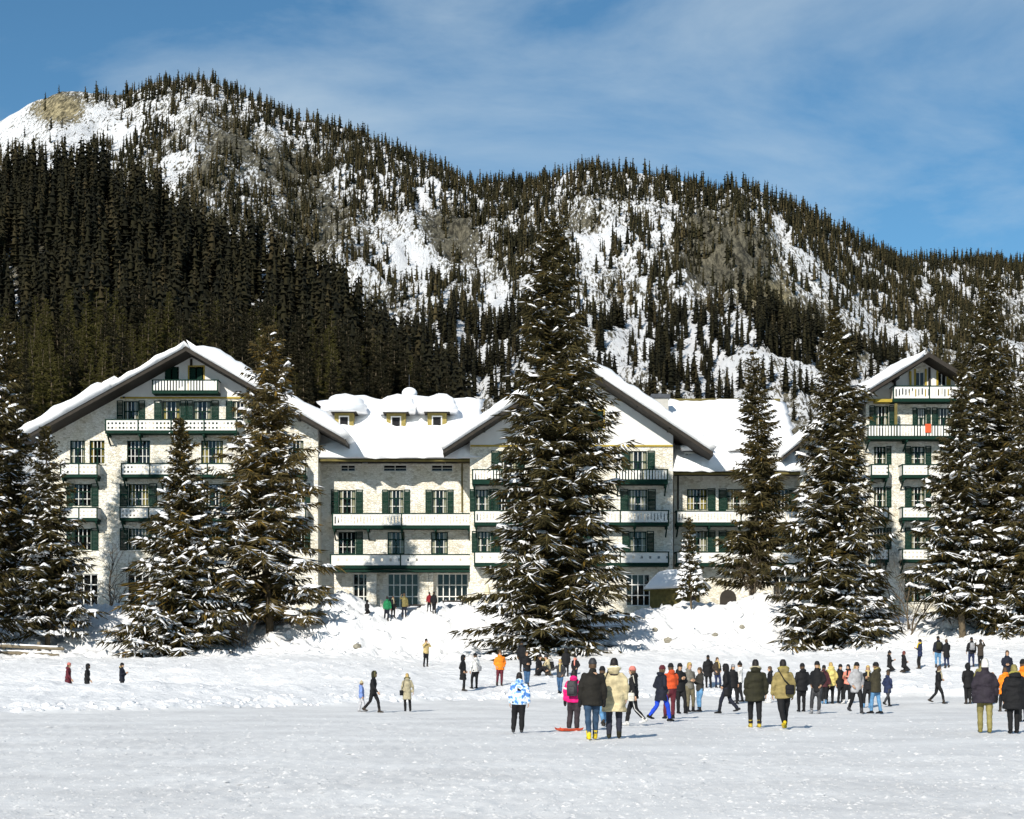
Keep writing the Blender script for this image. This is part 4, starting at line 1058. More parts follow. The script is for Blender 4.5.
m = MB(); m.tube([(PX(678, WY-.1), WY-.12, PZ(470, WY)), (PX(678, WY-.1), WY-.12, PZ(510, WY))], [.07, .07], 8); hpart(m, 'downpipe', M['timber'])
# arched niche on the ground floor
m = MB(); X = PX(728, WY); zb = PZ(607, WY); rs = .62
poly = [(X-rs, zb-.6), (X+rs, zb-.6)] + [(X+rs*math.cos(a), zb+.7+rs*math.sin(a)) for a in np.linspace(0, math.pi, 9)]
m.prism(poly, WY-.05, WY-.004); hpart(m, 'arched_door', M['timber'])

# ================= small gable left of the right front
gf = gable(135.2, 838, 412, 783, 456, 866, 434, 800, 866, 1.5, 150, [(0.0, 0.96, .7)], [(0.0, 0.96, .7)], 51)
for x in (826, 848):
    for yt, yb in ((450, 470), (489, 510), (531, 551)): win('f', x, yt, yb, 12, 135.2, 'std', 'LR')
finish_wall(gf['wall'], 'f', M['stone'])
balcony(810, 862, 510.5, 523, 135.2, 1.1, 'tall', 2.6, 3.4); balcony(810, 862, 551.5, 563.5, 135.2, 1.1, 'holes', 4.5, 3.4)

# ================= right gabled front
ge = gable(GY, 929, 353, 845, 405, 1013, 405, 866, 996, 2.0, 150, [(0.0, 0.93, .85)], None, 61)
for x in (920, 942): win('e', x, 371.5, 399, 9.5, GY, 'small', '', '', False)
balcony(893, 966, 385.5, 399, GY, 1.3, 'tall', 2.6, 2.2, brackets=False)
win('e', 882, 406, 437, 13.5, GY, 'door', 'LR', 'c', False); win('e', 921.5, 408, 437, 9, GY, 'door', 'LR', 'c', False); win('e', 944, 408, 437, 13, GY, 'door', 'LR', 'c', False)
win('e', 968, 408, 437, 12, GY, 'door', 'LR', None, False)
balcony(867.5, 985, 424.5, 436.5, GY, 1.5, 'slats', 2.4, 2.4)
for yt, yb in ((446.5, 464), (487, 507), (528, 549)):
    win('e', 918, yt, yb, 14, GY, 'std', 'LR', 'c'); win('e', 880, yt, yb, 12, GY, 'std', 'R'); win('e', 962, yt, yb, 14, GY, 'std', 'LR')
for ya, yb in ((464, 475.5), (506.5, 518), (548.5, 560)):
    balcony(902, 980, ya, yb, GY, 1.2, 'dots', 2.2, 2.2); balcony(871, 889, ya, yb, GY, 1.2, 'dots', 2.2, 1.3)
win('e', 918, 572, 602, 14, GY, 'std', 'LR'); win('e', 962, 572, 602, 16, GY, 'grid')
finish_wall(ge['wall'], 'e', M['stone'])
A = ge['A']
# half-timbering of the right gable
def boarded(x0, x1, zb):
    sl = (A.z-ge['L'].z)/(A.x-ge['L'].x); f = lambda x: A.z-ge['th']-.06-abs(A.x-x)*sl
    b = MB(); poly = [(x0, zb), (x1, zb), (x1, max(zb+.05, f(x1)))] + ([(A.x, f(A.x))] if x0 < A.x < x1 else []) + [(x0, max(zb+.05, f(x0)))]
    b.prism(poly, GY-.05, GY-.006); hpart(b, 'gable_boarding', M['board'])
zr = PZ(399, GY)
for a, b in ((868, 893), (896, 914.5), (925.8, 936.5), (947.5, 962), (965, 990)): boarded(PX(a, GY), PX(b, GY), zr)
for x in (894.5, 910, 929, 949, 963.5):
    zt = A.z-.45-abs(PX(x, GY)-A.x)*.6
    timber([((PX(x, GY), GY-.14, zr), (PX(x, GY), GY-.14, zt), .15, .15)], 'timber_post', M['ochre'] if x in (910, 949) else M['timber'])
for x in (914.8, 925.6, 937, 947.2):
    m = MB(); m.box(PX(x, GY)-.07, PX(x, GY)+.07, GY-.10, GY-.052, zr, PZ(369, GY)); hpart(m, 'trim_board', M['ochre'])
m = MB(); m.box(PX(868, GY), PX(990, GY), GY-.12, GY-.055, zr-.16, zr-.005); hpart(m, 'trim_board', M['ochre'])
m = MB(); X = PX(896, GY-1.4); m.box(X-.1, X+.1, GY-1.42, GY-1.22, PZ(437, GY-1.4), PZ(403.5, GY-1.4)); hpart(m, 'timber_post', M['olive_wood'])
m = MB(); X = PX(893, GY); m.box(X-1.5, X+.3, GY-1.0, GY-.13, PZ(404, GY), PZ(401, GY)); hpart(m, 'eave_beam', M['ochre'])
timber([((PX(x, GY), GY, PZ(yy, GY)), (PX(x, GY), ge['Yf']+.2, PZ(yy, GY)), .2, .24) for x, yy in ((868, 395), (893, 381), (966, 381))], 'purlin')
# orange towel on the right gable's railing
m = MB(); X = PX(928, GY-1.5); zt = PZ(424.3, GY-1.5)
m.box(X-.22, X+.22, GY-1.56, GY-1.535, zt-.62, zt+.02); m.box(X-.22, X+.22, GY-1.535, GY-1.42, zt+.004, zt+.03); m.box(X-.22, X+.22, GY-1.405, GY-1.38, zt-.5, zt+.02)
tw = m.build('towel', plain('orange_towel', (.55, .09, .03), .9, .1), None)
tag(tw, 'orange towel hung over the second railing of the right gable', 'towel')
# ------------------------------------------------------------ people
_mc = {}
def cloth(c, rough=0.8):
    k = tuple(round(x, 3) for x in c)
    if k not in _mc: _mc[k] = plain('cloth_%d' % len(_mc), c, rough, 0.34, 7.0, 0.6, bscale=22.0)
    return _mc[k]
def camo_mat():
    m, n, l, b = new_mat('blue_white_print'); b.inputs['Roughness'].default_value = .7
    t = n.new('ShaderNodeTexCoord'); nz = n.new('ShaderNodeTexNoise'); nz.inputs['Scale'].default_value = 7; nz.inputs['Detail'].default_value = 2
    l.new(t.outputs['Object'], nz.inputs['Vector']); r = n.new('ShaderNodeValToRGB'); r.color_ramp.interpolation = 'CONSTANT'
    e = r.color_ramp.elements; e[0].color = (.05, .16, .45, 1); e[0].position = 0; e[1].position = .42; e[1].color = (.30, .50, .75, 1)
    k = e.new(.50); k.color = (.75, .78, .82, 1); k = e.new(.62); k.color = (.12, .28, .60, 1)
    l.new(nz.outputs['Fac'], r.inputs['Fac']); l.new(r.outputs['Color'], b.inputs['Base Color']); return m
BLACK = (.0055, .0055, .0065); DNAVY = (.007, .009, .018); NAVY = (.014, .022, .06); DBROWN = (.035, .026, .018); OLIVE = (.018, .017, .007); KHAKI = (.23, .18, .068)
CREAM = (.46, .39, .235); BEIGE = (.33, .29, .19); JEANS = (.035, .085, .17); LJEANS = (.09, .21, .36); GREY = (.22, .22, .23); DGREY = (.028, .028, .031)
WHITE = (.60, .59, .57); ORANGE = (.80, .20, .01); MAROON = (.09, .012, .02); PINK = (.70, .01, .16); BLUE = (.01, .05, .45); YELLOW = (.58, .42, .012)
TAN = (.42, .32, .14); GREEN = (.01, .16, .06); SALMON = (.70, .24, .18); REDOR = (.50, .065, .015); BOOT = (.03, .022, .015); WHSKIN = (.45, .27, .17)
BHAIR = (.012, .009, .008); BRHAIR = (.07, .04, .02); BLOND = (.38, .26, .09); GHAIR = (.45, .42, .36); PURP = (.022, .017, .025); PINKHAT = (.50, .16, .13)
SKIN = plain('skin', WHSKIN, .6, .08, 8.0, .05); EYE = plain('eye_dark', (.02, .015, .012), .3, .1, 4, 0)
M['camo'] = camo_mat()

PENDING = {}
def remeshed(mb, name, mat, vox, wrinkle=0.0, seed=0, extra=None, smooth_it=2):
    me = mb.mesh(name); PENDING[me.name] = (name, mat, vox, wrinkle, seed, extra, smooth_it); return me
def finish_remesh():                     # all voxel unions in one evaluation
    todo = [o for o in col.objects if o.type == 'MESH' and o.data.name in PENDING]
    tmp = bpy.data.scenes.new('remesh'); work = []
    for o in todo:
        w = bpy.data.objects.new('w', o.data); tmp.collection.objects.link(w); sp = PENDING[o.data.name]
        md = w.modifiers.new('r', 'REMESH'); md.mode = 'VOXEL'; md.voxel_size = sp[2]
        sm = w.modifiers.new('s', 'SMOOTH'); sm.factor = .5; sm.iterations = sp[6]
        work.append((o, w, sp))
    vl = tmp.view_layers[0]; vl.update(); dg = vl.depsgraph
    for o, w, (name, mat, vox, wrinkle, seed, extra, it) in work:
        nm = bpy.data.meshes.new_from_object(w.evaluated_get(dg)); nm.name = name
        n = len(nm.vertices)
        if wrinkle and n:
            co = np.empty(n*3, dtype=np.float32); nm.vertices.foreach_get('co', co); co = co.reshape(-1, 3)
            no = np.empty(n*3, dtype=np.float32); nm.vertices.foreach_get('normal', no); no = no.reshape(-1, 3)
            wv = fbm(co[:, 0]*5+co[:, 1]*4+seed, co[:, 2]*13, 2, seed)
            co = co + no*(wv*wrinkle)[:, None]; nm.vertices.foreach_set('co', co.astype(np.float32).ravel())
        nm.materials.clear(); nm.materials.append(mat)
        if extra:
            bm = bmesh.new(); bm.from_mesh(nm); t2 = extra.mesh('t', None, True); bm.from_mesh(t2); bm.to_mesh(nm); bm.free(); bpy.data.meshes.remove(t2)
        nm.polygons.foreach_set('use_smooth', [True]*len(nm.polygons)); nm.update()
        o.data = nm
    for o, w, sp in work: bpy.data.objects.remove(w)
    bpy.data.scenes.remove(tmp)
V3 = Vector
def hand(mb, wrist, d, side, curl=.5):
    d = d.normalized(); pal = V3((side, 0, 0)) - d*d.dot(V3((side, 0, 0)))
    if pal.length < .2: pal = V3((0, -1, 0)) - d*d.dot(V3((0, -1, 0)))
    nrm = pal.normalized(); acr = d.cross(nrm).normalized()               # acr runs across the knuckles
    if acr.y > 0: acr = -acr
    mb.rings([(wrist-d*.01, acr*.026, nrm*.02), (wrist+d*.04, acr*.038, nrm*.016), (wrist+d*.085, acr*.041, nrm*.014)], 8)
    for i, L in enumerate((.070, .080, .075, .058)):
        b = wrist+d*.08+acr*(.03-.02*i); m = b+(d-nrm*curl*.35).normalized()*L*.5; t = m+(d-nrm*curl*1.1).normalized()*L*.5
        mb.tube([b, m, t], [.0098, .009, .0075], 5)
    b = wrist+d*.025+acr*.03; m = b+(d*.7+acr*.75).normalized()*.035; t = m+(d+acr*.2).normalized()*.03
    mb.tube([b, m, t], [.012, .011, .008], 5)
def joints(pose, arms, seed):
    r = random.Random(seed); J = {}
    ph = r.choice([-1, 1])
    if pose == 'stand' and r.random() < .55: pose = 'shift'
    lean = r.uniform(-.015, .015)
    J['pel'] = V3((0, 0, .95)); J['chest'] = V3((lean, 0, 1.28)); J['neck'] = V3((lean, .005, 1.485)); J['head'] = V3((lean, -.012, 1.632))
    sp = r.uniform(-.015, .03)
    for s, k in ((-1, 'L'), (1, 'R')):
        f = r.uniform(-.05, .05)
        hip = V3((s*.092, 0, .92))
        if pose == 'walk':
            st = s*.26*ph
            knee = V3((s*.095, -st*.55-.05, .50)); ank = V3((s*.085, -st+(.12 if st < 0 else 0), .10 if st > 0 else .17))
        elif pose == 'stroll':
            st = s*.13*ph
            knee = V3((s*.095, -st*.6-.03, .50)); ank = V3((s*.085, -st, .095))
        elif pose == 'shift':            # weight on one leg, the other knee eased forward and out
            g = 1 if s == ph else 0
            knee = V3((s*(.085+.05*g), -.03-.09*g, .50)); ank = V3((s*(.075+.09*g), -.02-.06*g, .09))
        elif pose == 'sit':
            hip = V3((s*.10, 0, .20)); knee = V3((s*.16, -.38, .42)); ank = V3((s*.13, -.55, .10))
        elif pose == 'kneel':
            hip = V3((s*.10, .02, .40)); knee = V3((s*.12, -.30, .12)); ank = V3((s*.11, .12, .09))
        else:
            f += r.choice([0, 0, -.1]) ; knee = V3((s*(.092+sp), f*.7-.035, .50)); ank = V3((s*(.085+sp*1.8), f, .09))
        J['hip'+k], J['kn'+k], J['an'+k] = hip, knee, ank
    dz = {'sit': -.73, 'kneel': -.52}.get(pose, 0)
    for k in ('pel', 'chest', 'neck', 'head'): J[k].z += dz
    if pose == 'sit': J['chest'].y -= .05; J['neck'].y -= .08; J['head'].y -= .1
    if pose in ('walk',):
        for k, q in (('chest', .02), ('neck', .035), ('head', .045)): J[k].y -= q
    for s, k in ((-1, 'L'), (1, 'R')):
        sh = J['chest'] + V3((s*.168, .005, .128))
        a = arms if isinstance(arms, str) else arms[0 if s < 0 else 1]
        if a == 'down': el = sh+V3((s*(.06+r.uniform(0, .05)), .03, -.28)); wr = el+V3((s*.01, -.06, -.25))
        elif a == 'swing': el = sh+V3((s*.05, .08*s, -.28)); wr = el+V3((s*.01, -.07+.12*s, -.24))
        elif a == 'pocket': el = sh+V3((s*.10, .06, -.28)); wr = el+V3((-s*.08, -.15, -.16))
        elif a == 'phone': el = sh+V3((s*.04, -.06, -.28)); wr = el+V3((-s*.15, -.20, .10))
        elif a == 'belly': el = sh+V3((s*.05, .0, -.28)); wr = el+V3((-s*.15, -.18, -.01))
        elif a == 'face': el = sh+V3((s*.10, -.17, -.17)); wr = el+V3((-s*.19, -.09, .25))
        elif a == 'up': el = sh+V3((s*.13, -.12, -.06)); wr = el+V3((-s*.08, -.10, .24))
        elif a == 'reach': el = sh+V3((s*.20, -.06, -.17)); wr = el+V3((s*.22, -.08, -.05))
        elif a == 'fwd': el = sh+V3((s*.04, -.14, -.25)); wr = el+V3((0, -.24, .04))
        else: el = sh+V3((s*.05, .0, -.29)); wr = el+V3((0, -.05, -.25))
        J['sh'+k], J['el'+k], J['wr'+k] = sh, el, wr
    return J
NP = [0]; PLOG = []
def person(x, fy, ty, face, label, top=BLACK, hem=.80, legs=BLACK, shoes=BOOT, head=('beanie', BLACK), pose='stand', arms='down', D=None, hood=None, scarf=None,
           puff=1.0, boots=None, legw=1.1, stripe=None, mat_top=None, hair=BRHAIR, gloves=None, hgt=None, bag=None, group='visitors on the snow', trim=None, sink=0.0):
    NP[0] += 1; seed = NP[0]*7
    if D is None:                        # where the line of sight through the feet meets the ground
        D = 30.0
        while D < 127:
            X = PX(x, D); g = HZ-(float(terrain(X, D))-HC)*F/D
            if g <= fy: break
            D += .15
    X = PX(x, D); Z = float(terrain(X, D)) - sink
    full = {'sit': .59, 'kneel': .70}.get(pose, 1.0)
    h = hgt or (HC-(ty-HZ)*D/F-Z)/full
    hh = max(.95, min(1.93, h))
    PLOG.append('%d %s D%.1f h%.2f' % (NP[0], label[:34], D, h))
    sc = hh/1.775
    root = empty('person', (X, D, Z), R(face)); root.scale = (sc, sc, sc); tag(root, label, 'person', group)
    J = joints(pose, arms, seed); near = D < 60
    vx = .021 if near else (.034 if D < 90 else .044)
    # --- body (continuous), with head and hands
    b = MB(); pel, ch, nk, hd = J['pel'], J['chest'], J['neck'], J['head']
    E = lambda rx, ry: (V3((rx, 0, 0)), V3((0, ry, 0)))
    b.rings([(pel+V3((0,0,-.10)), *E(.13, .09)), (pel, *E(.155, .105)), (pel.lerp(ch, .45), *E(.13, .09)), (ch, *E(.155, .10)), (ch+V3((0,0,.13)), *E(.145, .085)), (nk, *E(.06, .06)), (nk+V3((0,-.005,.08)), *E(.05, .055))], 14)
    for k in 'LR':
        b.tube([J['sh'+k], J['el'+k], J['wr'+k]], [.05, .038, .027], 8, True); b.tube([J['hip'+k], J['kn'+k], J['an'+k]], [.08, .055, .042], 9, True)
    b.rings([(hd+V3((0, -.02, -.125)), *E(.035, .04)), (hd+V3((0, -.022, -.09)), *E(.056, .068)), (hd+V3((0, -.012, -.04)), *E(.070, .088)), (hd+V3((0, 0, .02)), *E(.077, .098)), (hd+V3((0, .006, .07)), *E(.068, .088)), (hd+V3((0, .008, .108)), *E(.042, .055)), (hd+V3((0, .008, .122)), *E(.012, .015))], 14)
    ex = MB()
    ex.rings([(hd+V3((0, -.092, .012)), *E(.007, .008)), (hd+V3((0, -.104, -.02)), *E(.012, .014)), (hd+V3((0, -.092, -.036)), *E(.012, .01))], 6)
    for s in (-1, 1): ex.ell(hd+V3((s*.077, .012, -.01)), .010, .020, .030, 6, 5)
    for s, k in ((-1, 'L'), (1, 'R')): hand(ex, J['wr'+k], J['wr'+k]-J['el'+k], s, .7)
    link('body', remeshed(b, 'body', SKIN, vx*(1.1 if D < 50 else 1.55), extra=ex, smooth_it=1), root)
    for s in (-1, 1):
        e = MB(); e.ell(hd+V3((s*.031, -.083, .005)), .011, .008, .008, 6, 4); link('eye', e.mesh('eye', EYE), root)
    # --- trousers
    low = pose in ('sit', 'kneel')
    t = MB(); t.ell(pel+V3((0, .005, -.05)), .155*min(1.1, puff), .125, .15, 14, 8)
    for k in 'LR':
        a = J['an'+k] + V3((0, 0, .015))
        t.tube([J['hip'+k], J['hip'+k].lerp(J['kn'+k], .5), J['kn'+k], J['kn'+k].lerp(a, .45), a], [.094*legw, .086*legw, .067*legw, .064*legw, .052*legw*(1.1 if legw > 1.1 else 1)], 10, True)
    tr = link('trousers', remeshed(t, 'trousers', cloth(legs), vx, .013, seed), root)
    if stripe:
        for s, k in ((-1, 'L'), (1, 'R')):
            q = MB(); o = V3((s*.072*legw, 0, 0)); q.tube([J['hip'+k]+o*1.2, J['kn'+k]+o*.95, J['an'+k]+o*.8+V3((0,0,.06))], [.014, .013, .012], 5); link('side_stripe', q.mesh('side_stripe', cloth(stripe)), tr)
    for s, k in ((-1, 'L'), (1, 'R')):
        a = J['an'+k]; q = MB(); g = a-V3((0, 0, .085)); q2 = boots or .03
        rise = .06 if (pose == 'walk' and a.z > .12) else 0
        q.rings([(g+V3((0, .085, .035+rise)), V3((.03, 0, 0)), V3((0, 0, .03))), (g+V3((0, .06, .045+rise)), V3((.043, 0, 0)), V3((0, 0, .045))), (g+V3((0, -.02, .05+rise*.4)), V3((.046, 0, 0)), V3((0, 0, .05))),
                 (g+V3((0, -.10, .035)), V3((.05, 0, 0)), V3((0, 0, .036))), (g+V3((0, -.16, .028)), V3((.042, 0, 0)), V3((0, 0, .027))), (g+V3((0, -.185, .024)), V3((.02, 0, 0)), V3((0, 0, .016)))], 10)
        up = J['kn'+k]-a; up.normalize()
        q.tube([a-V3((0, 0, .05)), a+up*q2, a+up*(q2+.08)], [.05, .056, .058*(1.12 if boots else 1)], 10)
        link('shoe', q.mesh('shoe', cloth(shoes, .6), True), root)
    # --- jacket
    j = MB(); p = puff; hz = J['pel'].z+(hem-.95) if not low else max(.06, J['pel'].z-.16)
    c0 = V3((0, 0, hz)); wl = pel.lerp(ch, .35); fl = .01 if hem > .7 else .035
    rs = [(c0, *E((.185+fl)*p, (.135+fl)*p))]
    if hz < pel.z-.03: rs.append((pel, *E(.188*p, .138*p)))
    rs += [(wl, *E(.178*p, .132*p)), (ch, *E(.192*p, .138*p)), (ch+V3((0, 0, .09)), *E(.182*min(p,1.12), .125*p)), (ch+V3((0, 0, .15)), *E(.145, .10)), (ch+V3((0, 0, .185)), *E(.10, .085)), (nk+V3((0, 0, .035)), *E(.075, .078)), (nk+V3((0, -.004, .07)), *E(.072, .078))]
    j.rings(rs, 18)
    for k in 'LR':
        m1 = J['sh'+k].lerp(J['el'+k], .5)
        j.tube([J['sh'+k]-V3((0, 0, .01)), m1, J['el'+k], J['wr'+k]-(J['wr'+k]-J['el'+k]).normalized()*.01], [.066*min(p,1.12), .068*p, .062*p, .05*p], 10, True)
    if hood != 'none' and not (head and head[0] == 'hood'): j.ell(nk+V3((0, .085, .01)), .115*p, .07*p, .085, 10, 6)
    tm = mat_top or cloth(top)
    jk = link('jacket', remeshed(j, 'jacket', tm, vx, .021*puff, seed+1), root)
    if hood and hood != 'none':          # fur rim of a lowered hood
        q = MB(); pts = [nk+V3((.125*math.cos(a), .055+.075*math.sin(a)-.03, .055+.03*math.sin(a))) for a in np.linspace(-.5, math.pi+.5, 11)]
        q.tube(pts, [.03+.008*math.sin(i*2.3) for i in range(11)], 8, True); link('fur_trim', q.mesh('fur_trim', cloth(hood, .95), True), jk)
    if trim:                             # light band round chest and sleeves
        q = MB(); q.rings([(ch+V3((0, 0, .03)), *E(.212*p, .147*p)), (ch+V3((0, 0, .075)), *E(.208*p, .143*p))], 18)
        for k in 'LR': m1 = J['sh'+k].lerp(J['el'+k], .62); m2 = J['sh'+k].lerp(J['el'+k], .80); q.tube([m1, m2], [.076*p, .074*p], 10)
        link('band', q.mesh('band', cloth(trim), True), jk)
    if scarf:
        q = MB(); pts = [nk+V3((.088*math.cos(a), .085*math.sin(a)-.005, .04+.01*math.sin(2*a))) for a in np.linspace(0, 6.28, 13)]
        q.tube(pts, [.036]*13, 8); q.tube([nk+V3((.03, -.095, .03)), ch+V3((.035, -.16*p, .04)), ch+V3((.04, -.155*p, -.14))], [.035, .04, .035], 7, True)
        link('scarf', q.mesh('scarf', cloth(scarf), True), root)
    if gloves:
        for k in 'LR':
            d = (J['wr'+k]-J['el'+k]).normalized(); q = MB(); q.tube([J['wr'+k]-d*.03, J['wr'+k]+d*.02, J['wr'+k]+d*.09, J['wr'+k]+d*.15], [.042, .047, .048, .035], 9, True)
            link('glove', q.mesh('glove', cloth(gloves), True), root)
    # --- head wear
    kind, hc = head[:2]
    hr = MB()
    def cap(mb, k, zlow, front):         # shell over the skull, open to the face
        n, m = 16, 7; vs = []; fs = []
        for i in range(m+1):
            for q in range(n):
                a = 6.283*q/n; fwd = max(0, -math.sin(a))
                zl = zlow+(front-zlow)*fwd**.6; z = zl+(.13*k-zl)*i/m
                rr = max(.02, 1-(max(0, z-.01)/(.131*k))**2.2)**.5*(1 if z > -.04 else 1-.9*(-.04-z))
                vs.append(hd+V3((.081*k*rr*math.cos(a), .008+.101*k*rr*math.sin(a), z)))
        for i in range(m):
            for q in range(n): fs.append((i*n+q, i*n+(q+1) % n, (i+1)*n+(q+1) % n, (i+1)*n+q))
        fs.append(tuple(m*n+q for q in range(n))); mb.add(vs, fs)
    if kind in ('hair', 'long', 'short', 'beanie', 'cap', 'pompom'):
        cap(hr, 1.06, -.075, .055)
        if kind == 'long' or (kind in ('beanie', 'pompom', 'cap') and len(head) > 2 and head[2] == 'long'):
            hr.rings([(hd+V3((0, .05, .02)), *E(.088, .065)), (hd+V3((0, .07, -.10)), *E(.098, .055)), (hd+V3((0, .085, -.20)), *E(.105, .05)), (hd+V3((0, .12, -.32)), *E(.085, .04)), (hd+V3((0, .14, -.40)), *E(.045, .025))], 12)
        link('hair', hr.mesh('hair', cloth(hair if kind in ('beanie', 'cap', 'pompom') else hc, .6), True), root)
    if kind in ('beanie', 'pompom', 'cap'):
        q = MB(); cap(q, 1.13, .012, .030)
        if kind != 'cap':
            q.rings([(hd+V3((0, .008, .02)), *E(.094, .115)), (hd+V3((0, .008, .055)), *E(.094, .114))], 16)
        else: q.rings([(hd+V3((0, -.10, .045)), *E(.07, .08)), (hd+V3((0, -.105, .055)), *E(.066, .076))], 12)
        if kind == 'pompom': q.ell(hd+V3((0, .01, .165)), .042, .042, .038, 10, 6)
        link('hat', q.mesh('hat', cloth(hc, .9), True), root)
    if kind == 'hood':
        q = MB(); cap(q, 1.27, -.14, .06); q.rings([(nk+V3((0, .02, .04)), *E(.10, .095)), (hd+V3((0, .03, -.10)), *E(.10, .10))], 14)
        link('hood', q.mesh('hood', tm if len(head) < 3 else cloth(head[2]), True), root)
        f = MB(); pts = [hd+V3((.098*math.cos(a), -.055, .0+.125*math.sin(a))) for a in np.linspace(-1.0, math.pi+1.0, 13)]
        f.tube(pts, [.026]*13, 7, True); link('hood_trim', f.mesh('hood_trim', cloth(hc, .95), True), root)
    if bag:
        make_bag(root, sc, J, p, *bag)
    return root
def rounded(mb, c, sx, sy, sz, n=14):
    c = V3(c); rs = []
    for k, (t, q) in enumerate(((-1, .80), (-.9, .96), (-.3, 1.0), (.4, .98), (.88, .9), (1, .72))):
        rs.append((t, q))
    b = len(mb.v)
    for t, q in rs:
        for i in range(n):
            a = 6.283*i/n; ca, sa = math.cos(a), math.sin(a); sq = (abs(ca)**4+abs(sa)**4)**-.25
            mb.v.append((c.x+sx*q*ca*sq, c.y+sy*q*sa*sq, c.z+sz*t))
    for k in range(len(rs)-1):
        for i in range(n): mb.f.append((b+k*n+i, b+k*n+(i+1) % n, b+(k+1)*n+(i+1) % n, b+(k+1)*n+i))
    mb.f.append(tuple(b+i for i in range(n-1, -1, -1))); mb.f.append(tuple(b+(len(rs)-1)*n+i for i in range(n)))
def make_bag(root, sc, J, p, kind, color, label):
    r = empty('backpack' if kind == 'backpack' else 'shoulder_bag', root.location, root.rotation_euler.z); r.scale = root.scale
    tag(r, label, 'bag', 'bags carried by visitors')
    m = cloth(color, .6); ch = J['chest']; b = MB(); s = MB()
    if kind == 'backpack':
        y = .14*p+.105; rounded(b, ch+V3((0, y, -.06)), .15, .085, .22); rounded(b, ch+V3((0, y+.09, -.12)), .11, .035, .11)
        for q in (-1, 1): s.tube([ch+V3((q*.10, y-.07, .12)), ch+V3((q*.11, 0, .185)), ch+V3((q*.12, -.145*p-.01, .05)), ch+V3((q*.14, -.11*p, -.12)), ch+V3((q*.13, y-.07, -.22))], [.017]*5, 6)
    else:
        sd = -1 if kind.endswith('L') else 1
        c = ch+V3((sd*.27*p, .02, -.42)) if not kind.startswith('back') else ch+V3((sd*.11, .17*p+.04, -.28))
        rounded(b, c, .075 if not kind.startswith('back') else .11, .12 if not kind.startswith('back') else .05, .12)
        f = MB(); rounded(f, c+V3((0, 0, .06)), .08 if not kind.startswith('back') else .115, .125 if not kind.startswith('back') else .055, .065)
        link('flap', f.mesh('flap', m, True), r)
        o = -sd if kind.startswith('back') else sd
        s.tube([c+V3((0, .0, .11)), c.lerp(ch+V3((o*.13, .14*p, .15)), .6)+V3((0, .03, 0)), ch+V3((o*.13, .04, .215)), ch+V3((o*.12, -.12*p, .12)), c.lerp(ch, .4)+V3((0, -.17*p, 0)), c+V3((0, -.05, .10))], [.014]*6, 6)
    link('bag_body', b.mesh('bag_body', m, True), r); link('strap', s.mesh('strap', m, True), r)
B_ = 'beanie'
# -- left, walking along the trench
person(68, 0, 664, 80, 'person in maroon coat and pink hat walking right at far left', MAROON, .55, BLACK, head=(B_, PINKHAT), pose='walk', arms='swing', D=86, hgt=1.64)
person(87, 0, 666, 80, 'person in black hooded coat walking right behind the maroon coat', BLACK, .72, BLACK, head=('hood', BLACK), pose='walk', arms='swing', D=86, hgt=1.60)
person(122, 0, 666, 75, 'person in dark jacket with tan collar holding a phone, third from far left', DNAVY, .80, BLACK, head=(B_, BLACK), pose='stroll', arms='phone', D=86, hgt=1.60, hood=TAN)
# -- left middle
person(361.5, 712, 681, 100, 'small child in pale blue jacket, white trousers and cream hat', (.16, .24, .50), .80, (.42, .42, .44), GREY, ('pompom', CREAM), 'stroll', 'down', puff=1.15, trim=None, legw=1.15)
person(373, 713, 671, 75, 'person in black jacket with olive hood striding right beside the small child', BLACK, .78, BLACK, head=('hood', (.12, .11, .04), OLIVE), pose='walk', arms='swing')
person(407, 712, 673, 190, 'person in long beige coat standing alone with a black shoulder bag', BEIGE, .55, BLACK, BLACK, ('hair', BLOND), 'stand', 'down', hood=(.10, .09, .03), bag=('bagR', BLACK, 'black shoulder bag on the beige coat'))
person(426, 667, 638.5, 20, 'person in tan jacket raising hands to the face below the snow bank', TAN, .80, BLACK, head=(B_, BLACK), arms='face')
person(463, 691, 655, 70, 'person in long black coat facing a friend in white jacket', BLACK, .55, BLACK, head=('hood', BLACK), arms='pocket')
person(475.5, 689, 653, 215, 'person in white jacket and black trousers carrying a grey bag', WHITE, .84, BLACK, BLACK, (B_, BLACK), 'stand', 'down', bag=('backL', GREY, 'grey shoulder bag on the white jacket'))
person(500, 686, 650, 10, 'person in bright orange jacket and maroon trousers', ORANGE, .78, MAROON, BOOT, (B_, BRHAIR), 'stand', 'pocket', puff=1.12)
person(519, 733, 672, 180, 'teenager in blue and white patterned jacket and black snow trousers', WHITE, .82, BLACK, DGREY, ('long', BHAIR), 'stand', 'down', puff=1.12, legw=1.28, mat_top=M['camo'])
# -- cluster behind, at the foot of the tallest spruce
person(527, 687, 651, 20, 'person in black jacket and jeans facing the camera left of the cluster', BLACK, .78, JEANS, head=('hair', BRHAIR), arms='belly')
person(522, 672, 641, 160, 'dark clad person farthest back, left of the tallest spruce trunk', BLACK, .8, BLACK, head=(B_, BLACK), arms='down')
person(538, 676, 651, 60, 'person in dark jacket sitting in the snow beside black jacket and jeans', BLACK, .8, BLACK, head=(B_, BLACK), pose='sit', arms='belly')
person(548, 676, 653, 300, 'person in cream jacket with black backpack sitting in the snow', CREAM, .8, BLACK, head=('cap', DGREY), pose='sit', arms='fwd', bag=('backpack', BLACK, 'black backpack on the seated cream jacket'))
person(560, 694, 659, 340, 'person in dark jacket and jeans with tan scarf, left arm stretched out', DGREY, .82, JEANS, BLACK, ('hair', BLOND), 'stroll', ('reach', 'pocket'), scarf=TAN, boots=.2)
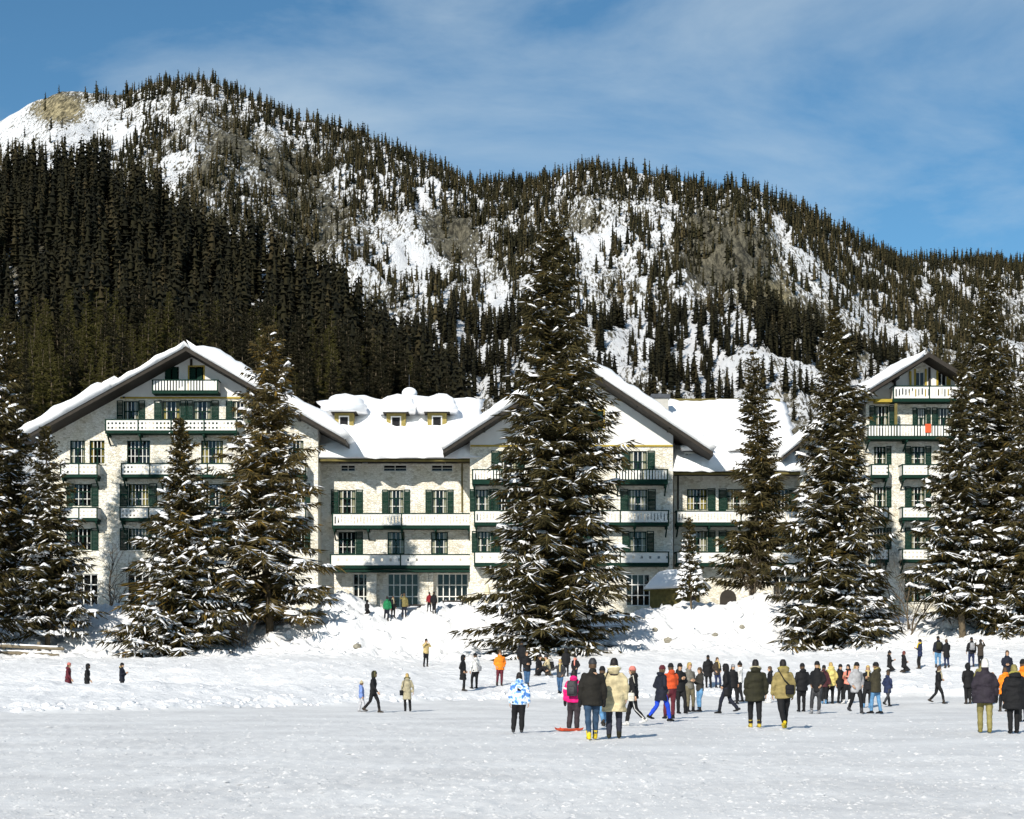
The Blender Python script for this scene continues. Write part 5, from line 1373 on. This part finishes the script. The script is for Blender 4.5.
person(575, 684, 655, 330, 'person in black with pink scarf behind the pink jacketed girl', BLACK, .78, NAVY, head=(B_, BLACK), arms='pocket', scarf=SALMON)
person(566, 677, 648, 180, 'dark hooded person standing under the boughs of the tallest spruce', BLACK, .7, BLACK, head=('hood', BLACK))
# -- front group
person(574, 731, 669, 165, 'girl in bright pink ski jacket with white bands and dark ski trousers', PINK, .82, (.03, .022, .026), BLACK, ('long', BHAIR), 'stand', 'down', puff=1.12, legw=1.3, trim=WHITE, gloves=BLACK, bag=('backpack', DGREY, 'dark grey backpack on the pink ski jacket'))
person(592, 740, 658, 185, 'man in black coat, grey beanie, jeans and bright yellow shoes, nearest of all', (.010, .0085, .006), .74, (.02, .045, .085), YELLOW, (B_, DGREY), 'stroll', 'down', puff=1.22, hood='none', gloves=BLACK)
person(614, 739, 657.5, 175, 'woman in long cream quilted coat with black hair, beside grey beanie', CREAM, .58, (.018, .02, .032), OLIVE, ('long', BHAIR), 'stand', 'down', puff=1.28, hood=(.70, .64, .46), bag=('bagR', OLIVE, 'dark olive shoulder bag hanging on the cream coat'))
person(603, 727, 666, 190, 'person in black and blue jeans half hidden behind the cream coat', BLACK, .78, LJEANS, BOOT, (B_, BLACK), 'walk', 'swing', boots=.15)
person(634, 726, 666, 245, 'person in black with pink hat walking left in side striped trousers', BLACK, .80, BLACK, WHITE, (B_, PINKHAT), 'walk', 'swing', stripe=WHITE, bag=('bagR', (.55, .52, .45), 'pale handbag of the pink hatted walker'))
# -- big group, left part
person(661, 722, 665, 120, 'person in navy coat, maroon beanie and vivid blue trousers', DNAVY, .66, BLUE, BLACK, (B_, MAROON), 'walk', 'pocket', puff=1.12)
person(671, 719, 663, 200, 'person in red orange jacket and black beanie behind the navy coat', REDOR, .95, MAROON, BLACK, (B_, BLACK), 'stand', 'belly')
person(680, 714, 663, 20, 'person all in black with a flat cap looking down at a phone', BLACK, .75, BLACK, BLACK, ('cap', BLACK), 'stand', 'phone', puff=1.1)
person(689.5, 712, 662, 30, 'bareheaded fair person in grey jacket and olive trousers', (.14, .13, .11), .82, (.10, .085, .05), BLACK, ('short', BLOND), 'stand', 'belly')
person(700, 712, 667, 300, 'person in dark jacket and jeans turned towards the phone holder', (.03, .028, .024), .82, LJEANS, BLACK, ('hair', BRHAIR), 'stand', 'phone')
person(708, 688, 655, 180, 'person in long black coat standing behind, back turned', BLACK, .60, BLACK, BLACK, (B_, BLACK), puff=1.15)
person(717, 688, 657, 30, 'person in brown jacket beside the long black coat behind', DBROWN, .74, NAVY, BLACK, ('hair', BRHAIR), arms='pocket', scarf=TAN)
person(727, 714, 664, 250, 'person in black coat and boots striding left in the group', BLACK, .62, DNAVY, BLACK, ('hood', BLACK), 'walk', 'pocket', boots=.15)
person(733, 704, 664, 20, 'person in black with grey hat hidden behind the black striding coat', BLACK, .70, BLACK, BLACK, (B_, GREY))
person(740, 702, 662, 250, 'person in white jacket and black trousers left of the dark green parka', WHITE, .82, BLACK, BLACK, ('pompom', BLACK), 'stroll', 'phone')
person(755, 728, 659, 185, 'person in dark green parka with fur hood and yellow boots, back turned', OLIVE, .68, BLACK, (.40, .30, .04), ('hair', BHAIR), 'stroll', 'down', puff=1.24, hood=BEIGE)
person(770, 703, 666, 270, 'person in black jacket and white trousers between parka and khaki jacket', BLACK, .82, WHITE, WHITE, ('hair', BRHAIR), 'stand', 'pocket')
person(784, 729.5, 659, 185, 'person in khaki jacket and yellow shoes with fur hood, back turned', KHAKI, .78, BLACK, YELLOW, ('hair', BHAIR), 'walk', 'down', puff=1.22, hood=(.22, .18, .05), bag=('backL', BLACK, 'small black crossbody bag on the khaki jacket'))
# -- big group, right part
person(802, 712, 663, 190, 'person all in black right of the khaki jacket', BLACK, .76, BLACK, BLACK, (B_, BLACK), 'stand', 'pocket', puff=1.15)
person(817, 714, 661, 330, 'long haired person in black jacket and dark grey trousers', BLACK, .72, DGREY, GREY, ('beanie', BLACK, 'long'), 'stand', 'pocket', hair=BLOND)
person(824, 704, 665, 160, 'person in dark maroon jacket hidden behind the long haired one', (.05, .012, .016), .76, BLACK, LJEANS, (B_, BLACK))
person(831, 704, 662, 195, 'person in pale yellow jacket with back strap in the group', (.58, .48, .16), .76, BLACK, BLACK, ('hair', BLOND), 'stand', 'pocket', puff=1.12, hood=(.55, .44, .15))
person(840.5, 703.5, 664, 20, 'person in black coat right behind the pale yellow jacket', BLACK, .70, BLACK, BLACK, (B_, BLACK))
person(848, 704, 664, 320, 'person in black and salmon jacket in the group', SALMON, .86, BLACK, WHITE, ('hair', BHAIR), 'stand', 'phone', scarf=BLACK)
person(856, 714, 662, 15, 'long haired person in grey coat and black trousers', (.30, .30, .31), .72, BLACK, DGREY, ('beanie', BLACK, 'long'), 'walk', 'pocket', hair=BLOND)
person(868, 708, 665, 340, 'person in black and tan jacket left of the jeans and fur hood', BLACK, .74, BLACK, LJEANS, ('hair', BLOND), 'stand', 'phone', scarf=TAN)
person(876, 714, 662, 230, 'person in dark jacket with fur hood, jeans and black boots', (.035, .030, .016), .74, LJEANS, BLACK, (B_, BLACK), 'stroll', 'phone', puff=1.18, hood=KHAKI, boots=.24)
person(887.5, 707, 671, 130, 'child in navy coat walking at the right end of the group', NAVY, .66, DGREY, BLACK, ('hair', BRHAIR), 'walk', 'pocket')
# -- on the shore, right
person(889.5, 672, 651, 80, 'person in black coat and pointed hat kneeling on the shore, left of two', BLACK, .66, BLACK, head=('pompom', BLACK), pose='kneel', arms='phone')
person(904, 673, 651, 100, 'person with red hair in black coat kneeling on the shore, right of two', BLACK, .5, BLACK, head=('hair', (.10, .02, .015)), pose='kneel', arms='belly')
person(920, 669, 639, 260, 'person in navy jacket with yellow scarf standing on the shore', NAVY, .74, BLACK, head=(B_, BLACK), arms='phone', scarf=YELLOW)
person(938, 668, 636, 180, 'person in jeans with dark backpack standing on the shore, back turned', DNAVY, .80, LJEANS, head=(B_, BLACK), bag=('backpack', OLIVE, 'dark backpack worn on the shore above jeans'))
person(946.5, 668.5, 639, 185, 'person in black coat beside the jeans and backpack on the shore', BLACK, .64, NAVY, head=('hair', BRHAIR), arms='belly')
person(938, 704, 666, 80, 'person in black with pale scarf standing apart between group and right edge', BLACK, .78, BLACK, head=('hair', BRHAIR), pose='walk', arms='belly', scarf=BEIGE)
person(971.5, 667, 637, 180, 'person in black with grey backpack on the shore, second pair from the right', BLACK, .78, NAVY, head=(B_, BLACK), bag=('backpack', GREY, 'grey backpack on the shore above dark clothes'))
person(980.5, 668, 639, 180, 'person in dark coat raising arms beside the grey backpack on the shore', DBROWN, .74, BLACK, head=('hair', BHAIR), arms='up')
# -- right edge
person(968, 704, 663, 190, 'hooded person all in black behind the purple grey jacket', BLACK, .70, BLACK, head=('hood', BLACK), arms='pocket')
person(985, 733, 658, 175, 'white haired person in purple grey jacket and olive trousers', PURP, .70, (.20, .17, .06), (.16, .13, .03), ('short', (.62, .60, .55)), 'stroll', 'down', puff=1.28, hood='none', gloves=BLACK)
person(982, 706, 660, 185, 'person in olive jacket and yellow gloves behind the white haired one', (.17, .15, .05), .72, BLACK, head=(B_, OLIVE), puff=1.3, gloves=YELLOW)
person(1007, 690, 650, 350, 'person in dark coat with brown hair standing behind the orange jackets', DNAVY, .70, BLACK, head=('hair', BRHAIR), arms='belly')
person(1005, 712, 667, 185, 'person in orange jacket behind the long black coat at right edge', ORANGE, .70, BLACK, head=('hair', BRHAIR), puff=1.25, arms='pocket')
person(1014, 733.5, 664, 178, 'person in long black coat with yellow green scarf at the right edge', BLACK, .62, BLACK, BLACK, ('hair', (.20, .17, .06)), 'stand', 'down', puff=1.38, hood=(.25, .22, .05))
person(1023, 722, 659, 180, 'person in orange jacket and dark hat cut off by the right edge', ORANGE, .74, BLACK, BLACK, (B_, BLACK), puff=1.2)
# -- on the hotel terrace
G2 = 'visitors on the hotel terrace'
person(387, 622.5, 596, 190, 'person in green jacket on the bank before the hotel', GREEN, .80, DNAVY, head=('hair', BHAIR), group=G2)
person(393, 619, 596, 20, 'dark clad person between green and olive jackets on the bank', BLACK, .70, BLACK, head=('hair', BRHAIR), group=G2, scarf=BEIGE)
person(404.5, 618.5, 593, 185, 'person in olive tan jacket raising a hand on the bank before the hotel', (.17, .14, .05), .78, DNAVY, head=('hair', BRHAIR), arms=('down', 'up'), group=G2)
person(367, 616, 600, 150, 'dark clad person stooping left of the green jacket', BLACK, .7, BLACK, head=('hood', BLACK), pose='kneel', arms='belly', group=G2)
person(429.5, 612, 592, 200, 'person in black and red before the wide hotel window', (.20, .01, .015), .82, BLACK, head=(B_, BLACK), group=G2)
person(434, 614, 591.5, 170, 'person in black beside the black and red one by the hotel window', BLACK, .72, BLACK, head=(B_, BLACK), group=G2)
finish_remesh()
# ------------------------------------------------------------ small things
def on_ground(x, y):
    D = 30.0
    while D < 133:
        X = PX(x, D)
        if HZ-(float(terrain(X, D))-HC)*F/D <= y: break
        D += .1
    return Vector((PX(x, D), D, float(terrain(PX(x, D), D)))), D
# plastic sledge by the pink jacket
loc, D = on_ground(569, 731.5)
r = empty('sledge', loc, R(30)); r.scale = (.72, .72, .6); tag(r, 'red orange plastic sledge on the ice beside the pink ski jacket', 'sledge')
b = MB(); n = 14; vs = []; fs = []
prof = [(-.46, .10), (-.42, .06), (-.34, .035), (0, .03), (.34, .035), (.44, .07)]
for x, z in prof:
    for y, dz in ((-.21, .10), (-.17, .02), (-.06, 0), (.06, 0), (.17, .02), (.21, .10)): vs.append((x, y*(1 if x > -.4 else .8), z+dz))
for x, z in prof:
    for y, dz in ((-.21, .10), (-.17, .02), (-.06, 0), (.06, 0), (.17, .02), (.21, .10)): vs.append((x, y*(1 if x > -.4 else .8)*1.03, z+dz-.018))
m = len(prof)*6
for i in range(len(prof)-1):
    for k in range(5): a = i*6+k; fs += [(a, a+1, a+7, a+6), (m+a+6, m+a+7, m+a+1, m+a)]
bd = [k for k in range(6)] + [i*6+5 for i in range(1, 6)] + [30+k for k in range(4, -1, -1)] + [i*6 for i in range(4, 0, -1)]
for a, c in zip(bd, bd[1:]+bd[:1]): fs.append((c, a, a+m, c+m))
b.add(vs, fs); b.build('tray', plain('red_plastic', (.50, .06, .015), .45, .06, 4, 0, spec=.5), r)
s = MB(); rounded(s, (.12, 0, .10), .16, .14, .035); s.build('seat_pad', plain('turquoise_pad', (.03, .36, .42), .8, .1), r)
# log rail fence at the left
loc = Vector((PX(18, 113), 113, float(terrain(PX(18, 113), 113)))); r = empty('rail_fence', loc)
tag(r, 'weathered log rail fence half buried in snow at the left edge', 'fence')
for dx, sx in ((-3.2, .1), (-.9, .13), (1.3, .12)):
    p = MB(); p.tube([(dx, 0, -.7), (dx+.02, 0, .95)], [sx, sx*.92], 8); p.build('post', M['logs'], r)
for z, a, b_ in ((.72, -4.2, 2.9), (.30, -3.6, 2.6)):
    q = MB(); q.tube([(a, -.12, z), ((a+b_)/2, -.13, z-.04), (b_, -.12, z-.22)], [.11, .115, .10], 8); q.build('rail', M['logs'], r)
    sn = MB(); q2 = [(a+.2+i*.5, -.12, z+.10-.22*max(0, (i*.5-3)/4)+.02*math.sin(i*2)) for i in range(int((b_-a)/.5))]; sn.tube(q2, [.06+.02*math.sin(i*1.7) for i in range(len(q2))], 7, True); sn.build('rail_snow', M['roof_snow'], r, True)
# wooden hut
Dh = 124.0; hx, hz = PX(689, Dh), PZ(606, Dh)
r = empty('wooden_hut', (hx, Dh, hz-.8)); tag(r, 'small yellowish wooden hut with snow on its roof, right of the tallest spruce', 'hut')
W, H, Lh = 1.55, 2.3, 3.2
g = MB(); wl = 4.6                                   # ridge runs to the left, gable faces front right
for i in range(7):                                    # upright boards of the gable end
    x0 = -W+.02+i*2*W/7; x1 = x0+2*W/7-.03; xm = (x0+x1)/2; top = .8+2.0+(W-abs(xm))*.75
    if i in (4, 5): 
        if i == 4: p = MB(); p.box(x0+.02, x1+2*W/7-.02, .02, .06, 0, 2.55); p.build('door', M['timber'], r)
        p = MB(); p.box(x0, x1, 0, .05, 2.56, top); p.build('board', M['olive_wood'], r); continue
    p = MB(); p.box(x0, x1, 0, .05, 0, top); p.build('board', M['olive_wood'], r)
bk = MB(); bk.prism([(-W, 0), (W, 0), (W, 2.75), (0, 3.9), (-W, 2.75)], .061, Lh); bk.build('wall', M['olive_wood'], r)
ty = MB(); ty.prism([(-W*.72, 2.95), (W*.72, 2.95), (0, 3.82)], -.05, -.004); ty.build('gable_panel', M['ochre'], r)
rf = MB()
for s_ in (-1, 1):
    poly = [(s_*(W+.5), 2.50), (0, 4.05), (0, 3.93), (s_*(W+.5), 2.38)]
    if s_ < 0: poly = poly[::-1]
    rf.prism(poly, -.7, Lh+.3)
ro = rf.build('roof', M['olive_wood'], r)
for s_ in (-1, 1):
    sb = snow_slab((s_*(W+.5), -.75, 2.52), (-s_*(W+.42), 0, 1.46), (0, Lh+1.0, 0), .42, 16, 10, 90+s_); link('roof_snow', sb.mesh('roof_snow', M['roof_snow'], True), ro)
r.rotation_euler = (0, 0, R(46)); r.scale = (.78, .78, .78)
# lean-to roof of the hut, sloping left
# rocks showing through the bank
for i, (x, y, s_) in enumerate(((668, 643, .27), (655, 632, .2), (357, 648, .26), (742, 628, .2), (715, 636, .2))):
    loc, D = on_ground(x, y); rg = random.Random(i+40); bm = bmesh.new(); bmesh.ops.create_icosphere(bm, subdivisions=2, radius=s_)
    for v in bm.verts: v.co *= 1+rg.uniform(-.18, .18); v.co.z *= .75
    me = bpy.data.meshes.new('rock'); bm.to_mesh(me); bm.free(); me.materials.append(M['rock'])
    o = link('rock', me, None, loc+Vector((0, 0, s_*.2)), i); tag(o, ('larger tan rock on the snow bank right of the tallest spruce', 'smaller tan rock above it on the same snow bank', 'dark rock at the foot of the bank left of the tan jacket', 'small rock high on the right snow bank', 'small rock left of the highest one on the right bank')[i], 'rock', 'rocks in the snow bank')
# snow covered tables on the terrace and a wrapped parasol
for i, (x, y) in enumerate(((415, 613), (453, 611.5), (479, 609))):
    D = 121.5; loc = Vector((PX(x, D), D, float(terrain(PX(x, D), D)))); r = empty('terrace_table', loc, R(8*i)); tag(r, ('terrace table right of the olive tan jacket', 'terrace table below the widest hotel window', 'terrace table beside the wrapped cream parasol')[i], 'table', 'snowed in terrace tables')
    t = MB(); t.box(-.75, .75, -.38, .38, .42, .50); t.build('table_top', M['timber'], r)
    for sx in (-.65, .65):
        for sy in (-.3, .3): l_ = MB(); l_.box(sx-.03, sx+.03, sy-.03, sy+.03, -.3, .418); l_.build('leg', M['metal'], r)
D = 120.2; loc = Vector((PX(487.5, D), D, float(terrain(PX(487.5, D), D)))); r = empty('wrapped_parasol', loc); tag(r, 'folded cream parasol in its cover at the edge of the terrace', 'parasol')
q = MB(); q.tube([(0, 0, .15), (0, 0, .5), (0, 0, 1.0), (0, 0, 1.35)], [.20, .23, .17, .06], 12, True); q.build('cover', plain('cream_canvas', (.62, .55, .38), .85, .1), r, True)
q = MB(); q.tube([(0, 0, -.4), (0, 0, .2)], [.035, .035], 8); q.build('pole', M['metal'], r)
q = MB(); q.rings([(Vector((0, 0, .62)), Vector((.235, 0, 0)), Vector((0, .235, 0))), (Vector((0, 0, .68)), Vector((.235, 0, 0)), Vector((0, .235, 0)))], 12); q.build('tie_band', cloth(REDOR), r)
